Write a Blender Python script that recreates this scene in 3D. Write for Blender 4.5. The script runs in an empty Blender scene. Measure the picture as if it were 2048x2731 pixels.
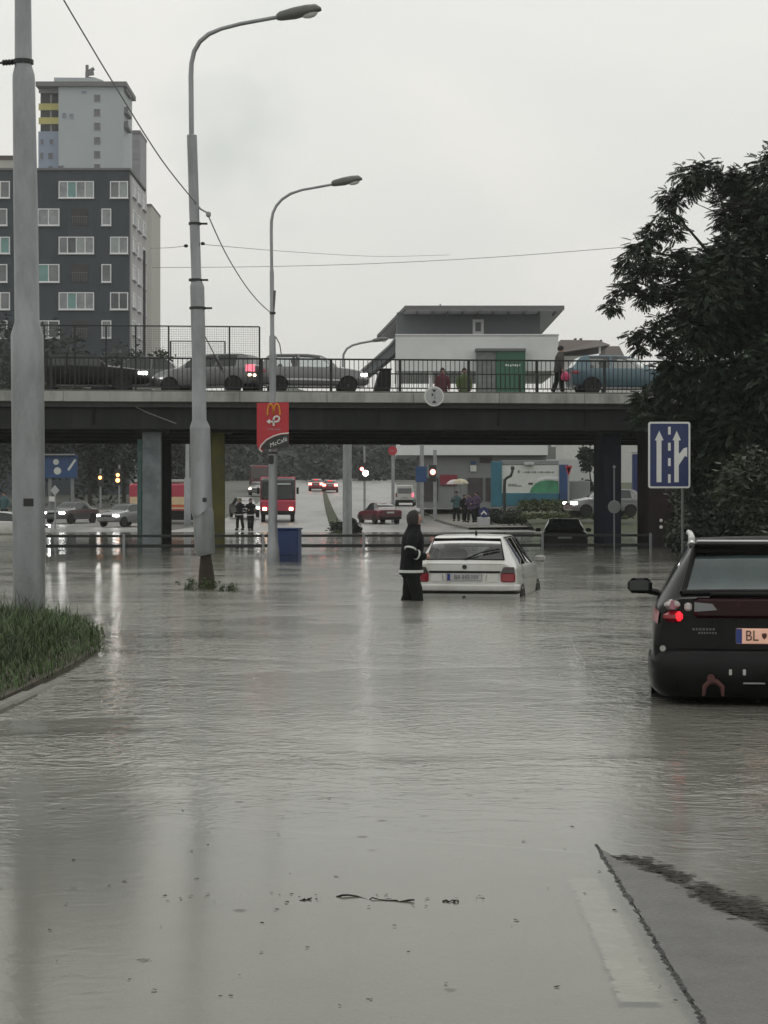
import bpy, math, random
import numpy as np
from mathutils import Vector, Matrix
random.seed(7); RNG = np.random.default_rng(7)
R = math.radians
scene = bpy.context.scene
COL = scene.collection

# ------------------------------------------------------------------ camera
F, HY, H = 5500.0, 1347.0, 1.475          # focal length in photo pixels, horizon row, eye height over the water
cd = bpy.data.cameras.new('camera'); cam = bpy.data.objects.new('camera', cd); COL.objects.link(cam)
cd.sensor_fit = 'VERTICAL'; cd.sensor_height = 36; cd.sensor_width = 27; cd.lens = 36 * F / 2731
cd.clip_start = 0.1; cd.clip_end = 6000
cam.location = (0, 0, H); cam.rotation_euler = (R(90) - math.atan(18.5 / F), 0, 0)
scene.camera = cam
def wx(px, d): return (px - 1024) / F * d
def wz(py, d): return H - (py - HY) / F * d
def at(px, py, d): return Vector((wx(px, d), d, wz(py, d)))

# ------------------------------------------------------------------ world, sun, exposure
world = bpy.data.worlds.new('World'); scene.world = world; world.use_nodes = True
SUN_EL, SUN_AZ = R(58), R(15)
def build_world():
    nt = world.node_tree; nt.nodes.clear(); N = nt.nodes.new; L = nt.links.new
    out = N('ShaderNodeOutputWorld'); bg = N('ShaderNodeBackground'); bg.inputs[1].default_value = 0.1
    sky = N('ShaderNodeTexSky'); sky.sky_type = 'NISHITA'; sky.sun_disc = False
    sky.sun_elevation = SUN_EL; sky.sun_rotation = SUN_AZ; sky.dust_density = 4
    tc = N('ShaderNodeTexCoord')
    sep = N('ShaderNodeSeparateXYZ'); L(tc.outputs['Generated'], sep.inputs[0])
    ramp = N('ShaderNodeValToRGB'); L(sep.outputs[2], ramp.inputs[0])
    e = ramp.color_ramp.elements
    e[0].position = 0.0; e[0].color = (.845, .825, .78, 1)
    e[1].position = 0.26; e[1].color = (.985, .978, .93, 1)
    m = ramp.color_ramp.elements.new(.09); m.color = (.92, .90, .855, 1)
    mp = N('ShaderNodeMapping'); mp.inputs['Scale'].default_value = (3.5, 3.5, 7.5); L(tc.outputs['Generated'], mp.inputs[0])
    nz = N('ShaderNodeTexNoise'); nz.inputs['Scale'].default_value = 1.6; nz.inputs['Detail'].default_value = 5
    nz.inputs['Distortion'].default_value = .6; L(mp.outputs[0], nz.inputs[0])
    r2 = N('ShaderNodeValToRGB'); L(nz.outputs[0], r2.inputs[0])
    r2.color_ramp.elements[0].position = .28; r2.color_ramp.elements[0].color = (.90, .925, .92, 1)
    r2.color_ramp.elements[1].position = .62; r2.color_ramp.elements[1].color = (1, 1, 1, 1)
    mul = N('ShaderNodeMix'); mul.data_type = 'RGBA'; mul.blend_type = 'MULTIPLY'; mul.inputs[0].default_value = 1
    L(ramp.outputs[0], mul.inputs[6]); L(r2.outputs[0], mul.inputs[7])
    # one faint smoky cloud low over the flats
    dv = N('ShaderNodeVectorMath'); dv.operation = 'DISTANCE'; L(tc.outputs['Generated'], dv.inputs[0])
    c = Vector(((600 - 1024) / F, 1, (HY - 400) / F)).normalized(); dv.inputs[1].default_value = c
    n2 = N('ShaderNodeTexNoise'); n2.inputs['Scale'].default_value = 26; n2.inputs['Detail'].default_value = 3; L(tc.outputs['Generated'], n2.inputs[0])
    ad = N('ShaderNodeMath'); ad.operation = 'MULTIPLY_ADD'; ad.inputs[1].default_value = .06; L(n2.outputs[0], ad.inputs[0]); L(dv.outputs['Value'], ad.inputs[2])
    mr = N('ShaderNodeMapRange'); mr.interpolation_type = 'SMOOTHSTEP'; L(ad.outputs[0], mr.inputs[0])
    mr.inputs[1].default_value = .025; mr.inputs[2].default_value = .075; mr.inputs[3].default_value = .9; mr.inputs[4].default_value = 0
    mc = N('ShaderNodeMix'); mc.data_type = 'RGBA'; mc.blend_type = 'MULTIPLY'; L(mr.outputs[0], mc.inputs[0]); L(mul.outputs[2], mc.inputs[6])
    mc.inputs[7].default_value = (.75, .80, .795, 1)
    sc = N('ShaderNodeVectorMath'); sc.operation = 'SCALE'; sc.inputs[3].default_value = 9.25; L(mc.outputs[2], sc.inputs[0])
    mx = N('ShaderNodeMix'); mx.data_type = 'RGBA'; mx.inputs[0].default_value = .97
    L(sky.outputs[0], mx.inputs[6]); L(sc.outputs[0], mx.inputs[7])
    L(mx.outputs[2], bg.inputs[0]); L(bg.outputs[0], out.inputs[0])
build_world()
sd = bpy.data.lights.new('sun', 'SUN'); sd.energy = 0.5; sd.angle = R(25); sd.color = (1, .97, .92)
sun = bpy.data.objects.new('sun', sd); COL.objects.link(sun)
sdir = Vector((math.sin(SUN_AZ) * math.cos(SUN_EL), math.cos(SUN_AZ) * math.cos(SUN_EL), math.sin(SUN_EL)))
sun.rotation_euler = sdir.to_track_quat('Z', 'Y').to_euler(); sun.location = sdir * 60
vs = scene.view_settings; vs.view_transform = 'Standard'; vs.look = 'None'; vs.exposure = 0; vs.gamma = 1; vs.use_curve_mapping = False
scene.render.engine = 'CYCLES'
cy = scene.cycles; cy.use_denoising = True; cy.max_bounces = 6; cy.diffuse_bounces = 3; cy.glossy_bounces = 4
cy.transparent_max_bounces = 12; cy.volume_bounces = 1; cy.sample_clamp_indirect = 6; cy.use_light_tree = True
cy.caustics_reflective = False; cy.caustics_refractive = False

# ------------------------------------------------------------------ materials
def mat(name, col, rough=.6, metal=0, var=.12, scale=3.0, bump=0., bscale=30., coat=0., emit=None, es=0., dirt=None, dscale=1.2, stretch=None, spec=.5):
    """procedural surface: base colour broken up by noise, optional second (dirt) colour in patches, fine relief"""
    m = bpy.data.materials.new(name); m.use_nodes = True; nt = m.node_tree; b = nt.nodes['Principled BSDF']
    N = nt.nodes.new; L = nt.links.new
    tc = N('ShaderNodeTexCoord'); src = tc.outputs['Object']
    if stretch:
        mp = N('ShaderNodeMapping'); mp.inputs['Scale'].default_value = stretch; L(src, mp.inputs[0]); src = mp.outputs[0]
    nz = N('ShaderNodeTexNoise'); nz.inputs['Scale'].default_value = scale; nz.inputs['Detail'].default_value = 6; nz.inputs['Roughness'].default_value = .6
    L(src, nz.inputs[0])
    rp = N('ShaderNodeValToRGB'); L(nz.outputs[0], rp.inputs[0])
    lo = [max(0, c * (1 - var * 1.6)) for c in col[:3]] + [1]; hi = [min(1, c * (1 + var * 1.6)) for c in col[:3]] + [1]
    rp.color_ramp.elements[0].position = .25; rp.color_ramp.elements[0].color = lo
    rp.color_ramp.elements[1].position = .75; rp.color_ramp.elements[1].color = hi
    o = rp.outputs[0]
    if dirt:
        nd = N('ShaderNodeTexNoise'); nd.inputs['Scale'].default_value = dscale; nd.inputs['Detail'].default_value = 8; nd.inputs['Roughness'].default_value = .7; L(src, nd.inputs[0])
        rd = N('ShaderNodeMapRange'); L(nd.outputs[0], rd.inputs[0]); rd.inputs[1].default_value = .46; rd.inputs[2].default_value = .66
        mx = N('ShaderNodeMix'); mx.data_type = 'RGBA'; L(rd.outputs[0], mx.inputs[0]); L(o, mx.inputs[6]); mx.inputs[7].default_value = (*dirt, 1); o = mx.outputs[2]
    L(o, b.inputs['Base Color'])
    rr = N('ShaderNodeMapRange'); L(nz.outputs[0], rr.inputs[0]); rr.inputs[1].default_value = .3; rr.inputs[2].default_value = .7
    rr.inputs[3].default_value = max(0.02, rough * .85); rr.inputs[4].default_value = min(1, rough * 1.15); L(rr.outputs[0], b.inputs['Roughness'])
    b.inputs['Metallic'].default_value = metal; b.inputs['Specular IOR Level'].default_value = spec
    if coat: b.inputs['Coat Weight'].default_value = coat; b.inputs['Coat Roughness'].default_value = .06
    if emit: b.inputs['Emission Color'].default_value = (*emit, 1); b.inputs['Emission Strength'].default_value = es
    if bump:
        nb = N('ShaderNodeTexNoise'); nb.inputs['Scale'].default_value = bscale; nb.inputs['Detail'].default_value = 5; L(src, nb.inputs[0])
        bp = N('ShaderNodeBump'); bp.inputs['Strength'].default_value = min(1, bump); bp.inputs['Distance'].default_value = .02; L(nb.outputs[0], bp.inputs['Height']); L(bp.outputs[0], b.inputs['Normal'])
    return m
def glass_mat(name, tint, clear=.5, rough=.03):
    m = bpy.data.materials.new(name); m.use_nodes = True; nt = m.node_tree; nt.nodes.clear(); N = nt.nodes.new; L = nt.links.new
    out = N('ShaderNodeOutputMaterial'); fr = N('ShaderNodeFresnel'); fr.inputs[0].default_value = 1.5
    gl = N('ShaderNodeBsdfGlossy'); gl.inputs['Roughness'].default_value = rough
    tr = N('ShaderNodeBsdfTransparent'); tr.inputs[0].default_value = (*[c for c in tint], 1)
    df = N('ShaderNodeBsdfDiffuse'); nz = N('ShaderNodeTexNoise'); nz.inputs['Scale'].default_value = 7; tc = N('ShaderNodeTexCoord'); L(tc.outputs['Object'], nz.inputs[0])
    rp = N('ShaderNodeValToRGB'); L(nz.outputs[0], rp.inputs[0]); rp.color_ramp.elements[0].color = (*[c * .1 for c in tint], 1); rp.color_ramp.elements[1].color = (*[c * .22 for c in tint], 1); L(rp.outputs[0], df.inputs[0])
    a = N('ShaderNodeMixShader'); a.inputs[0].default_value = clear; L(df.outputs[0], a.inputs[1]); L(tr.outputs[0], a.inputs[2])
    b = N('ShaderNodeMixShader'); L(fr.outputs[0], b.inputs[0]); L(a.outputs[0], b.inputs[1]); L(gl.outputs[0], b.inputs[2]); L(b.outputs[0], out.inputs[0])
    return m
def water_mat():
    m = bpy.data.materials.new('flood_water'); m.use_nodes = True; nt = m.node_tree; nt.nodes.clear(); N = nt.nodes.new; L = nt.links.new
    out = N('ShaderNodeOutputMaterial'); tc = N('ShaderNodeTexCoord'); P = tc.outputs['Object']
    sep = N('ShaderNodeSeparateXYZ'); L(P, sep.inputs[0])
    def noise(scale, detail=3, rough=.55, dist=0., vec=P):
        n = N('ShaderNodeTexNoise'); n.inputs['Scale'].default_value = scale; n.inputs['Detail'].default_value = detail; n.inputs['Roughness'].default_value = rough; n.inputs['Distortion'].default_value = dist; L(vec, n.inputs[0]); return n.outputs[0]
    def math_(op, a, b=None, c=None):
        n = N('ShaderNodeMath'); n.operation = op
        for i, v in enumerate((a, b, c)):
            if v is None: continue
            if isinstance(v, (int, float)): n.inputs[i].default_value = v
            else: L(v, n.inputs[i])
        return n.outputs[0]
    def rng(v, a, b, c, d, smooth=True):
        n = N('ShaderNodeMapRange'); n.interpolation_type = 'SMOOTHSTEP' if smooth else 'LINEAR'; L(v, n.inputs[0])
        for i, q in enumerate((a, b, c, d)): n.inputs[i + 1].default_value = q
        return n.outputs[0]
    mp = N('ShaderNodeMapping'); mp.inputs['Scale'].default_value = (1, 1.15, 1); mp.inputs['Rotation'].default_value = (0, 0, .25); L(P, mp.inputs[0]); Q = mp.outputs[0]
    # where wind and wading stir the surface: calm film close to the camera, choppy from about 10 m on, streaky patches
    patch = noise(.33, 3, .6, .5)
    ruff = rng(patch, .36, .64, .30, 1.3)
    yd = sep.outputs[1]
    near = math_('ADD', rng(yd, 8.0, 13, .06, .6), rng(yd, 13, 24, 0, .8))
    left = rng(sep.outputs[0], -2.8, -.4, 1.75, 1.0); right = rng(sep.outputs[0], 1.3, 2.6, 1.0, 1.35)
    rightnear = math_('MULTIPLY', rng(sep.outputs[0], .9, 2.0, 0, .55), rng(yd, 7.5, 9.5, 0, 1))
    far = rng(yd, 40, 66, 1.1, .2)
    amp = math_('MULTIPLY', math_('MULTIPLY', math_('ADD', math_('MULTIPLY', math_('MULTIPLY', near, left), right), rightnear), ruff), far)
    w1 = noise(6.6, 2, .5, .9, Q); w2 = noise(17, 2, .5, .3, Q); w3 = noise(1.7, 2, .5, .2, Q)
    hgt = math_('ADD', math_('ADD', math_('MULTIPLY', w1, .0125), math_('MULTIPLY', w2, .0042)), math_('MULTIPLY', w3, .005))
    hgt = math_('MULTIPLY', hgt, amp)
    # rain rings
    vo = N('ShaderNodeTexVoronoi'); vo.inputs['Scale'].default_value = 4.2; L(P, vo.inputs[0])
    ring = math_('MULTIPLY', math_('SINE', math_('MULTIPLY', vo.outputs['Distance'], 95)), rng(vo.outputs['Distance'], .01, .15, .0017, 0))
    sc = N('ShaderNodeSeparateColor'); L(vo.outputs['Color'], sc.inputs[0])
    ring = math_('MULTIPLY', ring, rng(sc.outputs[0], .55, .6, 0, 1))
    hgt = math_('ADD', hgt, ring)
    bp = N('ShaderNodeBump'); bp.inputs['Strength'].default_value = 1; bp.inputs['Distance'].default_value = 1.0; L(hgt, bp.inputs['Height'])
    fr = N('ShaderNodeFresnel'); fr.inputs[0].default_value = 1.33; L(bp.outputs[0], fr.inputs['Normal'])
    gl = N('ShaderNodeBsdfGlossy'); rgh = math_('MULTIPLY', math_('MULTIPLY', math_('MULTIPLY', rng(yd, 7, 24, .15, .15), rng(yd, 52, 66, 1, .35)), rng(sep.outputs[0], -3.0, -.6, .42, 1)), rng(sep.outputs[0], 1.2, 2.2, 1, .25)); L(rgh, gl.inputs['Roughness']); gl.inputs[0].default_value = (.93, .94, .93, 1); L(bp.outputs[0], gl.inputs['Normal'])
    df = N('ShaderNodeBsdfDiffuse'); cr = N('ShaderNodeValToRGB'); L(noise(.5, 6, .65, .8), cr.inputs[0])
    cr.color_ramp.elements[0].position = .3; cr.color_ramp.elements[0].color = (.18, .177, .153, 1)
    cr.color_ramp.elements[1].position = .7; cr.color_ramp.elements[1].color = (.24, .236, .207, 1); L(cr.outputs[0], df.inputs[0])
    tr = N('ShaderNodeBsdfTransparent'); tr.inputs[0].default_value = (.92, .90, .84, 1)
    a = N('ShaderNodeMixShader')   # how clear: a film over the road where the camera stands, opaque mud further out
    L(rng(yd, 6.0, 12, .85, 0), a.inputs[0]); L(df.outputs[0], a.inputs[1]); L(tr.outputs[0], a.inputs[2])
    b = N('ShaderNodeMixShader'); L(fr.outputs[0], b.inputs[0]); L(a.outputs[0], b.inputs[1]); L(gl.outputs[0], b.inputs[2]); L(b.outputs[0], out.inputs[0])
    return m
M = {}
def mk(k, *a, **kw): M[k] = mat(k, *a, **kw)
mk('galvanised', (.27, .283, .295), .42, .7, .10, 5, bump=.25, bscale=60, dirt=(.20, .21, .215), dscale=2.2, stretch=(1, 1, .35))
mk('pole_paint', (.30, .315, .325), .5, .2, .12, 4, bump=.2, bscale=50, dirt=(.22, .225, .22), dscale=2)
mk('rusty', (.028, .020, .013), .9, 0, .3, 9, bump=.6)
mk('black_metal', (.02, .021, .022), .5, .2, .2)
mk('lamp_grey', (.11, .115, .11), .5, .1, .15)
mk('lamp_glass', (.55, .57, .55), .15, 0, .08)
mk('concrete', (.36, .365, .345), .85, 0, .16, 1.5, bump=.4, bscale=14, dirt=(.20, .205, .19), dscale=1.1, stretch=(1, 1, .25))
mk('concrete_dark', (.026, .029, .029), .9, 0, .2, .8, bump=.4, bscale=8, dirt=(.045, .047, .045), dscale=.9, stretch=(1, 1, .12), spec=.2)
mk('asphalt', (.055, .055, .055), .5, 0, .2, 8, bump=.6, bscale=80)
mk('wet_asphalt', (.21, .21, .203), .40, 0, .25, .6, bump=.3, bscale=5, dirt=(.085, .085, .083), dscale=.35, stretch=(1, .18, 1), spec=.55)
mk('near_road', (.23, .227, .205), .4, 0, .10, 3, bump=.5, bscale=90, dirt=(.27, .265, .24), dscale=.8)
mk('ground_far', (.060, .062, .052), .7, 0, .3, .2, bump=.5, bscale=3, dirt=(.035, .045, .022), dscale=.06)
mk('road_paint', (.42, .42, .39), .5, 0, .15, 14, bump=.3, dirt=(.33, .325, .295), dscale=4)
mk('wet_pavement', (.070, .069, .064), .36, 0, .3, 2.5, bump=.6, bscale=60, dirt=(.045, .045, .042), dscale=1.6, spec=.42)
mk('tar', (.014, .014, .013), .55, 0, .3, 20, bump=.9, bscale=40)
mk('soil', (.05, .04, .028), .95, 0, .3, 4, bump=.8, bscale=12)
mk('kerb', (.15, .147, .13), .8, 0, .2, 4, bump=.5, bscale=20, dirt=(.12, .115, .10), dscale=3)
mk('grass', (.042, .074, .018), .7, 0, .6, 1.4)
mk('grass_dry', (.05, .065, .018), .8, 0, .35, .5)
mk('bank_grass', (.030, .045, .014), .9, 0, .5, .5, bump=1, bscale=3, dirt=(.062, .052, .02), dscale=.25)
mk('leaf', (.016, .030, .013), .6, 0, .55, .9)
mk('leaf_olive', (.017, .028, .010), .6, 0, .5, .7)
mk('leaf_dark', (.014, .024, .013), .7, 0, .5, .25)
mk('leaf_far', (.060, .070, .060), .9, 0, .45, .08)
mk('bark', (.045, .038, .03), .95, 0, .3, 6, bump=.9, bscale=20)
mk('rail_paint', (.020, .023, .022), .5, .0, .2, 6, spec=.3)
mk('wire', (.22, .22, .22), .5, .3, .1)
mk('facade_dark', (.048, .058, .072), .8, 0, .22, 1.6, bump=.2, bscale=2, dirt=(.034, .045, .05), dscale=.5, stretch=(1, 1, .22))
mk('facade_pale', (.42, .41, .42), .8, 0, .06, .1)
mk('tower_wall', (.40, .44, .46), .85, 0, .05, .06, dirt=(.36, .40, .42), dscale=.04)
mk('tower_blue', (.27, .32, .42), .85, 0, .06, .1)
mk('tower_mauve', (.27, .26, .29), .85, 0, .06, .1)
mk('tower_beige', (.44, .43, .40), .85, 0, .06, .1)
mk('balcony_yellow', (.48, .43, .14), .7, 0, .08, .5)
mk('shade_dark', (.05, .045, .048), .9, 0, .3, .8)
mk('slab_grey', (.15, .15, .155), .8, 0, .1)
mk('window_white', (.80, .81, .82), .5, 0, .04)
mk('pane_grey', (.16, .17, .18), .12, 0, .3, .35)
mk('pane_teal', (.16, .30, .29), .3, 0, .15, .6)
mk('pane_pale', (.25, .265, .28), .2, 0, .25, .9)
mk('pane_dark', (.07, .075, .085), .12, 0, .3, .6)
mk('curtain', (.33, .36, .36), .6, 0, .12, 1.5)
mk('shop_white', (.66, .68, .68), .7, 0, .03, .2, dirt=(.60, .62, .62), dscale=.3)
mk('shop_grey', (.13, .145, .155), .7, 0, .07, .25)
mk('shop_wall', (.20, .21, .21), .75, 0, .08, .2)
mk('soffit', (.66, .66, .68), .7, 0, .05)
mk('shop_green', (.014, .105, .06), .5, 0, .12, .4)
mk('brown_roof', (.09, .072, .065), .8, 0, .15, 1)
mk('white_wall', (.62, .62, .60), .8, 0, .05)
mk('blue_paint', (.012, .032, .12), .45, 0, .15, 3, dirt=(.01, .02, .06))
mk('sign_blue', (.006, .018, .095), .35, 0, .10, 3)
mk('sign_white', (.66, .66, .64), .4, 0, .04)
mk('sign_grey', (.20, .21, .215), .5, .3, .08)
mk('sign_red', (.42, .018, .028), .4, 0, .08, 2)
mk('sign_black', (.012, .014, .013), .4, 0, .2)
mk('sign_yellow', (.62, .26, .02), .4, 0, .05)
mk('billboard_teal', (.02, .12, .17), .5, 0, .2, .8)
mk('billboard_blue', (.012, .05, .15), .5, 0, .25, .8)
mk('print_white', (.55, .57, .54), .5, 0, .05)
mk('print_green', (.04, .20, .10), .5, 0, .4, 1.2)
mk('print_grey', (.14, .16, .15), .5, 0, .2)
mk('pier_green', (.030, .085, .078), .8, 0, .3, 1.2, dirt=(.11, .13, .13), dscale=.9)
mk('pier_grey', (.19, .215, .225), .85, 0, .16, 1.5, bump=.3, bscale=6, dirt=(.10, .12, .13), dscale=1.4)
mk('pier_olive', (.085, .078, .02), .85, 0, .3, .7, dirt=(.045, .045, .02), dscale=.8)
mk('pier_navy', (.012, .014, .028), .8, 0, .3, .8, dirt=(.008, .011, .013), dscale=.6, spec=.2)
mk('pier_maroon', (.030, .017, .022), .8, 0, .35, .8, dirt=(.014, .017, .018), dscale=.7, spec=.2)
mk('car_white', (.66, .66, .645), .3, 0, .04, 2, coat=.5, dirt=(.54, .53, .49), dscale=1.4)
mk('car_black', (.006, .007, .007), .22, 0, .3, 3, spec=.2)
mk('car_maroon', (.022, .005, .007), .25, 0, .2, 3, spec=.22)
mk('car_silver', (.16, .165, .165), .3, .5, .05, 2, coat=.7)
mk('car_grey', (.075, .08, .078), .35, .3, .1, 2, coat=.6)
mk('car_blue', (.07, .13, .165), .35, .2, .08, 2, coat=.6)
mk('car_red', (.21, .012, .028), .35, 0, .1, 2, coat=.6)
mk('car_darkred', (.075, .014, .018), .35, 0, .12, 2, coat=.6)
mk('truck_red', (.36, .015, .045), .4, 0, .1, 1.5, coat=.4)
mk('stripe_cream', (.60, .45, .28), .5, 0, .08)
mk('stripe_orange', (.50, .10, .03), .5, 0, .08)
mk('trim_black', (.007, .007, .007), .5, 0, .2, 8, spec=.2)
mk('bumper_grey', (.34, .34, .32), .5, 0, .08, 4)
mk('rubber', (.012, .012, .012), .85, 0, .2, 8)
mk('rim', (.30, .30, .30), .4, .6, .1)
mk('rail_silver', (.55, .55, .54), .3, .7, .06)
mk('lens_red', (.24, .006, .016), .18, 0, .15, 8, coat=.8)
mk('lens_smoke', (.055, .040, .042), .2, 0, .2, 8, coat=.8)
mk('lens_clear', (.46, .43, .42), .2, 0, .12, 10, coat=.8)
mk('lens_pink', (.34, .12, .16), .2, 0, .12, 8, coat=.8)
mk('lit_red', (.4, .01, .02), .3, emit=(1, .02, .035), es=1.15)
mk('lit_pink', (.4, .05, .08), .3, emit=(1, .16, .22), es=1.6)
mk('lit_white', (.8, .8, .8), .3, emit=(1, .98, .95), es=18)
mk('lit_warm', (.8, .6, .4), .3, emit=(1, .80, .55), es=7)
mk('lit_orange', (.8, .3, .1), .3, emit=(1, .36, .10), es=8)
mk('lit_signal', (.8, .1, .1), .3, emit=(1, .22, .18), es=7)
mk('dark_glass', (.022, .027, .028), .08, 0, .25, 3)
mk('plate_white', (.40, .41, .42), .5, 0, .1, 14)
mk('plate_glow', (.62, .40, .32), .5, 0, .08, 14, emit=(1, .52, .36), es=.24)  # warm light on the plate put in as emission
mk('plate_blue', (.02, .04, .20), .5, 0, .1)
mk('plate_ink', (.06, .045, .04), .6, 0, .2)
mk('plate_ink_grey', (.15, .15, .155), .6, 0, .2)
mk('upholstery', (.13, .13, .14), .9, 0, .15, 6)
mk('coat_black', (.006, .007, .008), .85, 0, .3, 12, bump=.5, bscale=30, spec=.2)
mk('trouser_black', (.007, .009, .008), .85, 0, .3, 12, bump=.5, bscale=30, spec=.2)
mk('reflective', (.58, .60, .57), .4, 0, .06, 20)
mk('skin', (.36, .21, .16), .55, 0, .1, 20)
mk('hood_dark', (.022, .018, .018), .8, 0, .3, 20)
mk('coat_brown', (.055, .048, .046), .85, 0, .2, 10)
mk('coat_red', (.10, .022, .03), .85, 0, .2, 10)
mk('coat_green', (.07, .10, .03), .85, 0, .2, 10)
mk('coat_purple', (.055, .035, .075), .85, 0, .2, 10)
mk('coat_teal', (.05, .10, .11), .85, 0, .2, 10)
mk('pink_bag', (.46, .03, .11), .5, 0, .1, 10)
mk('umbrella_cream', (.42, .38, .28), .7, 0, .12, 4)
mk('umbrella_pale', (.50, .46, .48), .7, 0, .08, 4)
mk('hook_rust', (.085, .032, .028), .7, .2, .25, 12)
mk('twig', (.020, .017, .012), .9, 0, .3, 20)
M['glass'] = glass_mat('car_glass', (.80, .83, .84), .93)
M['glass_teal'] = glass_mat('tinted_glass', (.50, .72, .74), .35)
M['water'] = water_mat()

# ------------------------------------------------------------------ mesh helpers
class MB:
    def __init__(s): s.v = []; s.f = []
    def add(s, vs_, fs):
        o = len(s.v); s.v += [tuple(v) for v in vs_]; s.f += [tuple(i + o for i in f) for f in fs]; return s
    def box(s, c, d, rz=0., rx=0., ry=0., taper=(1, 1)):
        hx, hy, hz = d[0] / 2, d[1] / 2, d[2] / 2
        m = Matrix.Rotation(rz, 3, 'Z') @ Matrix.Rotation(ry, 3, 'Y') @ Matrix.Rotation(rx, 3, 'X'); c = Vector(c); vs_ = []
        for z in (-1, 1):
            tx, ty = (1, 1) if z < 0 else taper
            for x, y in ((-1, -1), (1, -1), (1, 1), (-1, 1)): vs_.append(c + m @ Vector((x * hx * tx, y * hy * ty, z * hz)))
        return s.add(vs_, [(3, 2, 1, 0), (4, 5, 6, 7), (0, 1, 5, 4), (1, 2, 6, 5), (2, 3, 7, 6), (3, 0, 4, 7)])
    def rbox(s, c, d, b=.02, rz=0., rx=0.):
        """box with chamfered edges"""
        hx, hy, hz = d[0] / 2, d[1] / 2, d[2] / 2; b = min(b, hx * .9, hy * .9, hz * .9); vs_ = []
        prof = [(-hz, b), (-hz + b, 0), (hz - b, 0), (hz, b)]
        m = Matrix.Rotation(rz, 3, 'Z') @ Matrix.Rotation(rx, 3, 'X'); c = Vector(c)
        for z, i in prof:
            x, y = hx - i, hy - i
            for p in ((-x + b, -y), (x - b, -y), (x, -y + b), (x, y - b), (x - b, y), (-x + b, y), (-x, y - b), (-x, -y + b)):
                vs_.append(c + m @ Vector((p[0], p[1], z)))
        fs = [tuple(range(7, -1, -1)), tuple(range(24, 32))]
        for r in range(3):
            for k in range(8): fs.append((r * 8 + k, r * 8 + (k + 1) % 8, r * 8 + 8 + (k + 1) % 8, r * 8 + 8 + k))
        return s.add(vs_, fs)
    def tube(s, pts, rad, n=10, caps=True):
        pts = [Vector(p) for p in pts]
        if not hasattr(rad, '__len__'): rad = [rad] * len(pts)
        rings = []; prev = None
        for i, p in enumerate(pts):
            t = (pts[min(i + 1, len(pts) - 1)] - pts[max(i - 1, 0)]); t = t.normalized() if t.length > 1e-9 else Vector((0, 0, 1))
            if prev is None:
                u = t.orthogonal().normalized()
                if abs(t.z) > .9: u = (Vector((1, 0, 0)) - t * t.x).normalized()
            else:
                u = (prev - t * prev.dot(t)); u = u.normalized() if u.length > 1e-6 else t.orthogonal().normalized()
            prev = u; w = t.cross(u)
            rings.append([p + (u * math.cos(a) + w * math.sin(a)) * rad[i] for a in [2 * math.pi * k / n for k in range(n)]])
        vs_ = [v for r in rings for v in r]; fs = []
        for i in range(len(rings) - 1):
            for k in range(n): fs.append((i * n + k, i * n + (k + 1) % n, (i + 1) * n + (k + 1) % n, (i + 1) * n + k))
        if caps: fs += [tuple(range(n - 1, -1, -1)), tuple((len(rings) - 1) * n + k for k in range(n))]
        return s.add(vs_, fs)
    def lathe(s, prof, c=(0, 0, 0), axis='Z', n=20):
        """profile of (radius, height) turned round an axis through c"""
        c = Vector(c); vs_ = []
        for r, h in prof:
            for k in range(n):
                a = 2 * math.pi * k / n; x, y = r * math.cos(a), r * math.sin(a)
                vs_.append(c + Vector({'Z': (x, y, h), 'X': (h, x, y), 'Y': (x, h, -y)}[axis]))
        fs = []
        for i in range(len(prof) - 1):
            for k in range(n): fs.append((i * n + k, i * n + (k + 1) % n, (i + 1) * n + (k + 1) % n, (i + 1) * n + k))
        fs += [tuple(range(n - 1, -1, -1)), tuple((len(prof) - 1) * n + k for k in range(n))]
        return s.add(vs_, fs)
    def prism(s, poly, y0, y1):
        """outline in x,z given a thickness along y (front face at y0)"""
        n = len(poly); vs_ = [(x, y0, z) for x, z in poly] + [(x, y1, z) for x, z in poly]
        fs = [tuple(range(n)), tuple(range(2 * n - 1, n - 1, -1))] + [(i, n + i, n + (i + 1) % n, (i + 1) % n) for i in range(n)]
        return s.add(vs_, fs)
    def zprism(s, poly, z0, z1):
        n = len(poly); vs_ = [(x, y, z0) for x, y in poly] + [(x, y, z1) for x, y in poly]
        fs = [tuple(range(n - 1, -1, -1)), tuple(range(n, 2 * n))] + [(i, (i + 1) % n, n + (i + 1) % n, n + i) for i in range(n)]
        return s.add(vs_, fs)
    def mesh(s, name, m, smooth=0):
        me = bpy.data.meshes.new(name); me.from_pydata(s.v, [], s.f); me.update()
        if smooth: me.shade_smooth(); me.set_sharp_from_angle(angle=R(smooth))
        if m is not None: me.materials.append(m)
        return me
def link(name, me, parent=None, kind=None, label=None, loc=None):
    o = bpy.data.objects.new(name, me); COL.objects.link(o)
    if parent is not None: o.parent = parent
    if kind: o['kind'] = kind
    if label: o['label'] = label
    if loc is not None: o.location = loc
    return o
def part(name, mb, m, parent=None, smooth=0, kind=None, label=None):
    return link(name, mb.mesh(name, M[m] if isinstance(m, str) else m, smooth), parent, kind, label)
def thing(name, label, cat, loc=(0, 0, 0), rz=0., group=None):
    o = bpy.data.objects.new(name, None); COL.objects.link(o); o.empty_display_size = .2
    o.location = loc; o.rotation_euler = (0, 0, rz); o['label'] = label; o['category'] = cat
    if group: o['group'] = group
    return o
def tag(o, label, cat, group=None):
    o['label'] = label; o['category'] = cat
    if group: o['group'] = group
    return o
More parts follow.
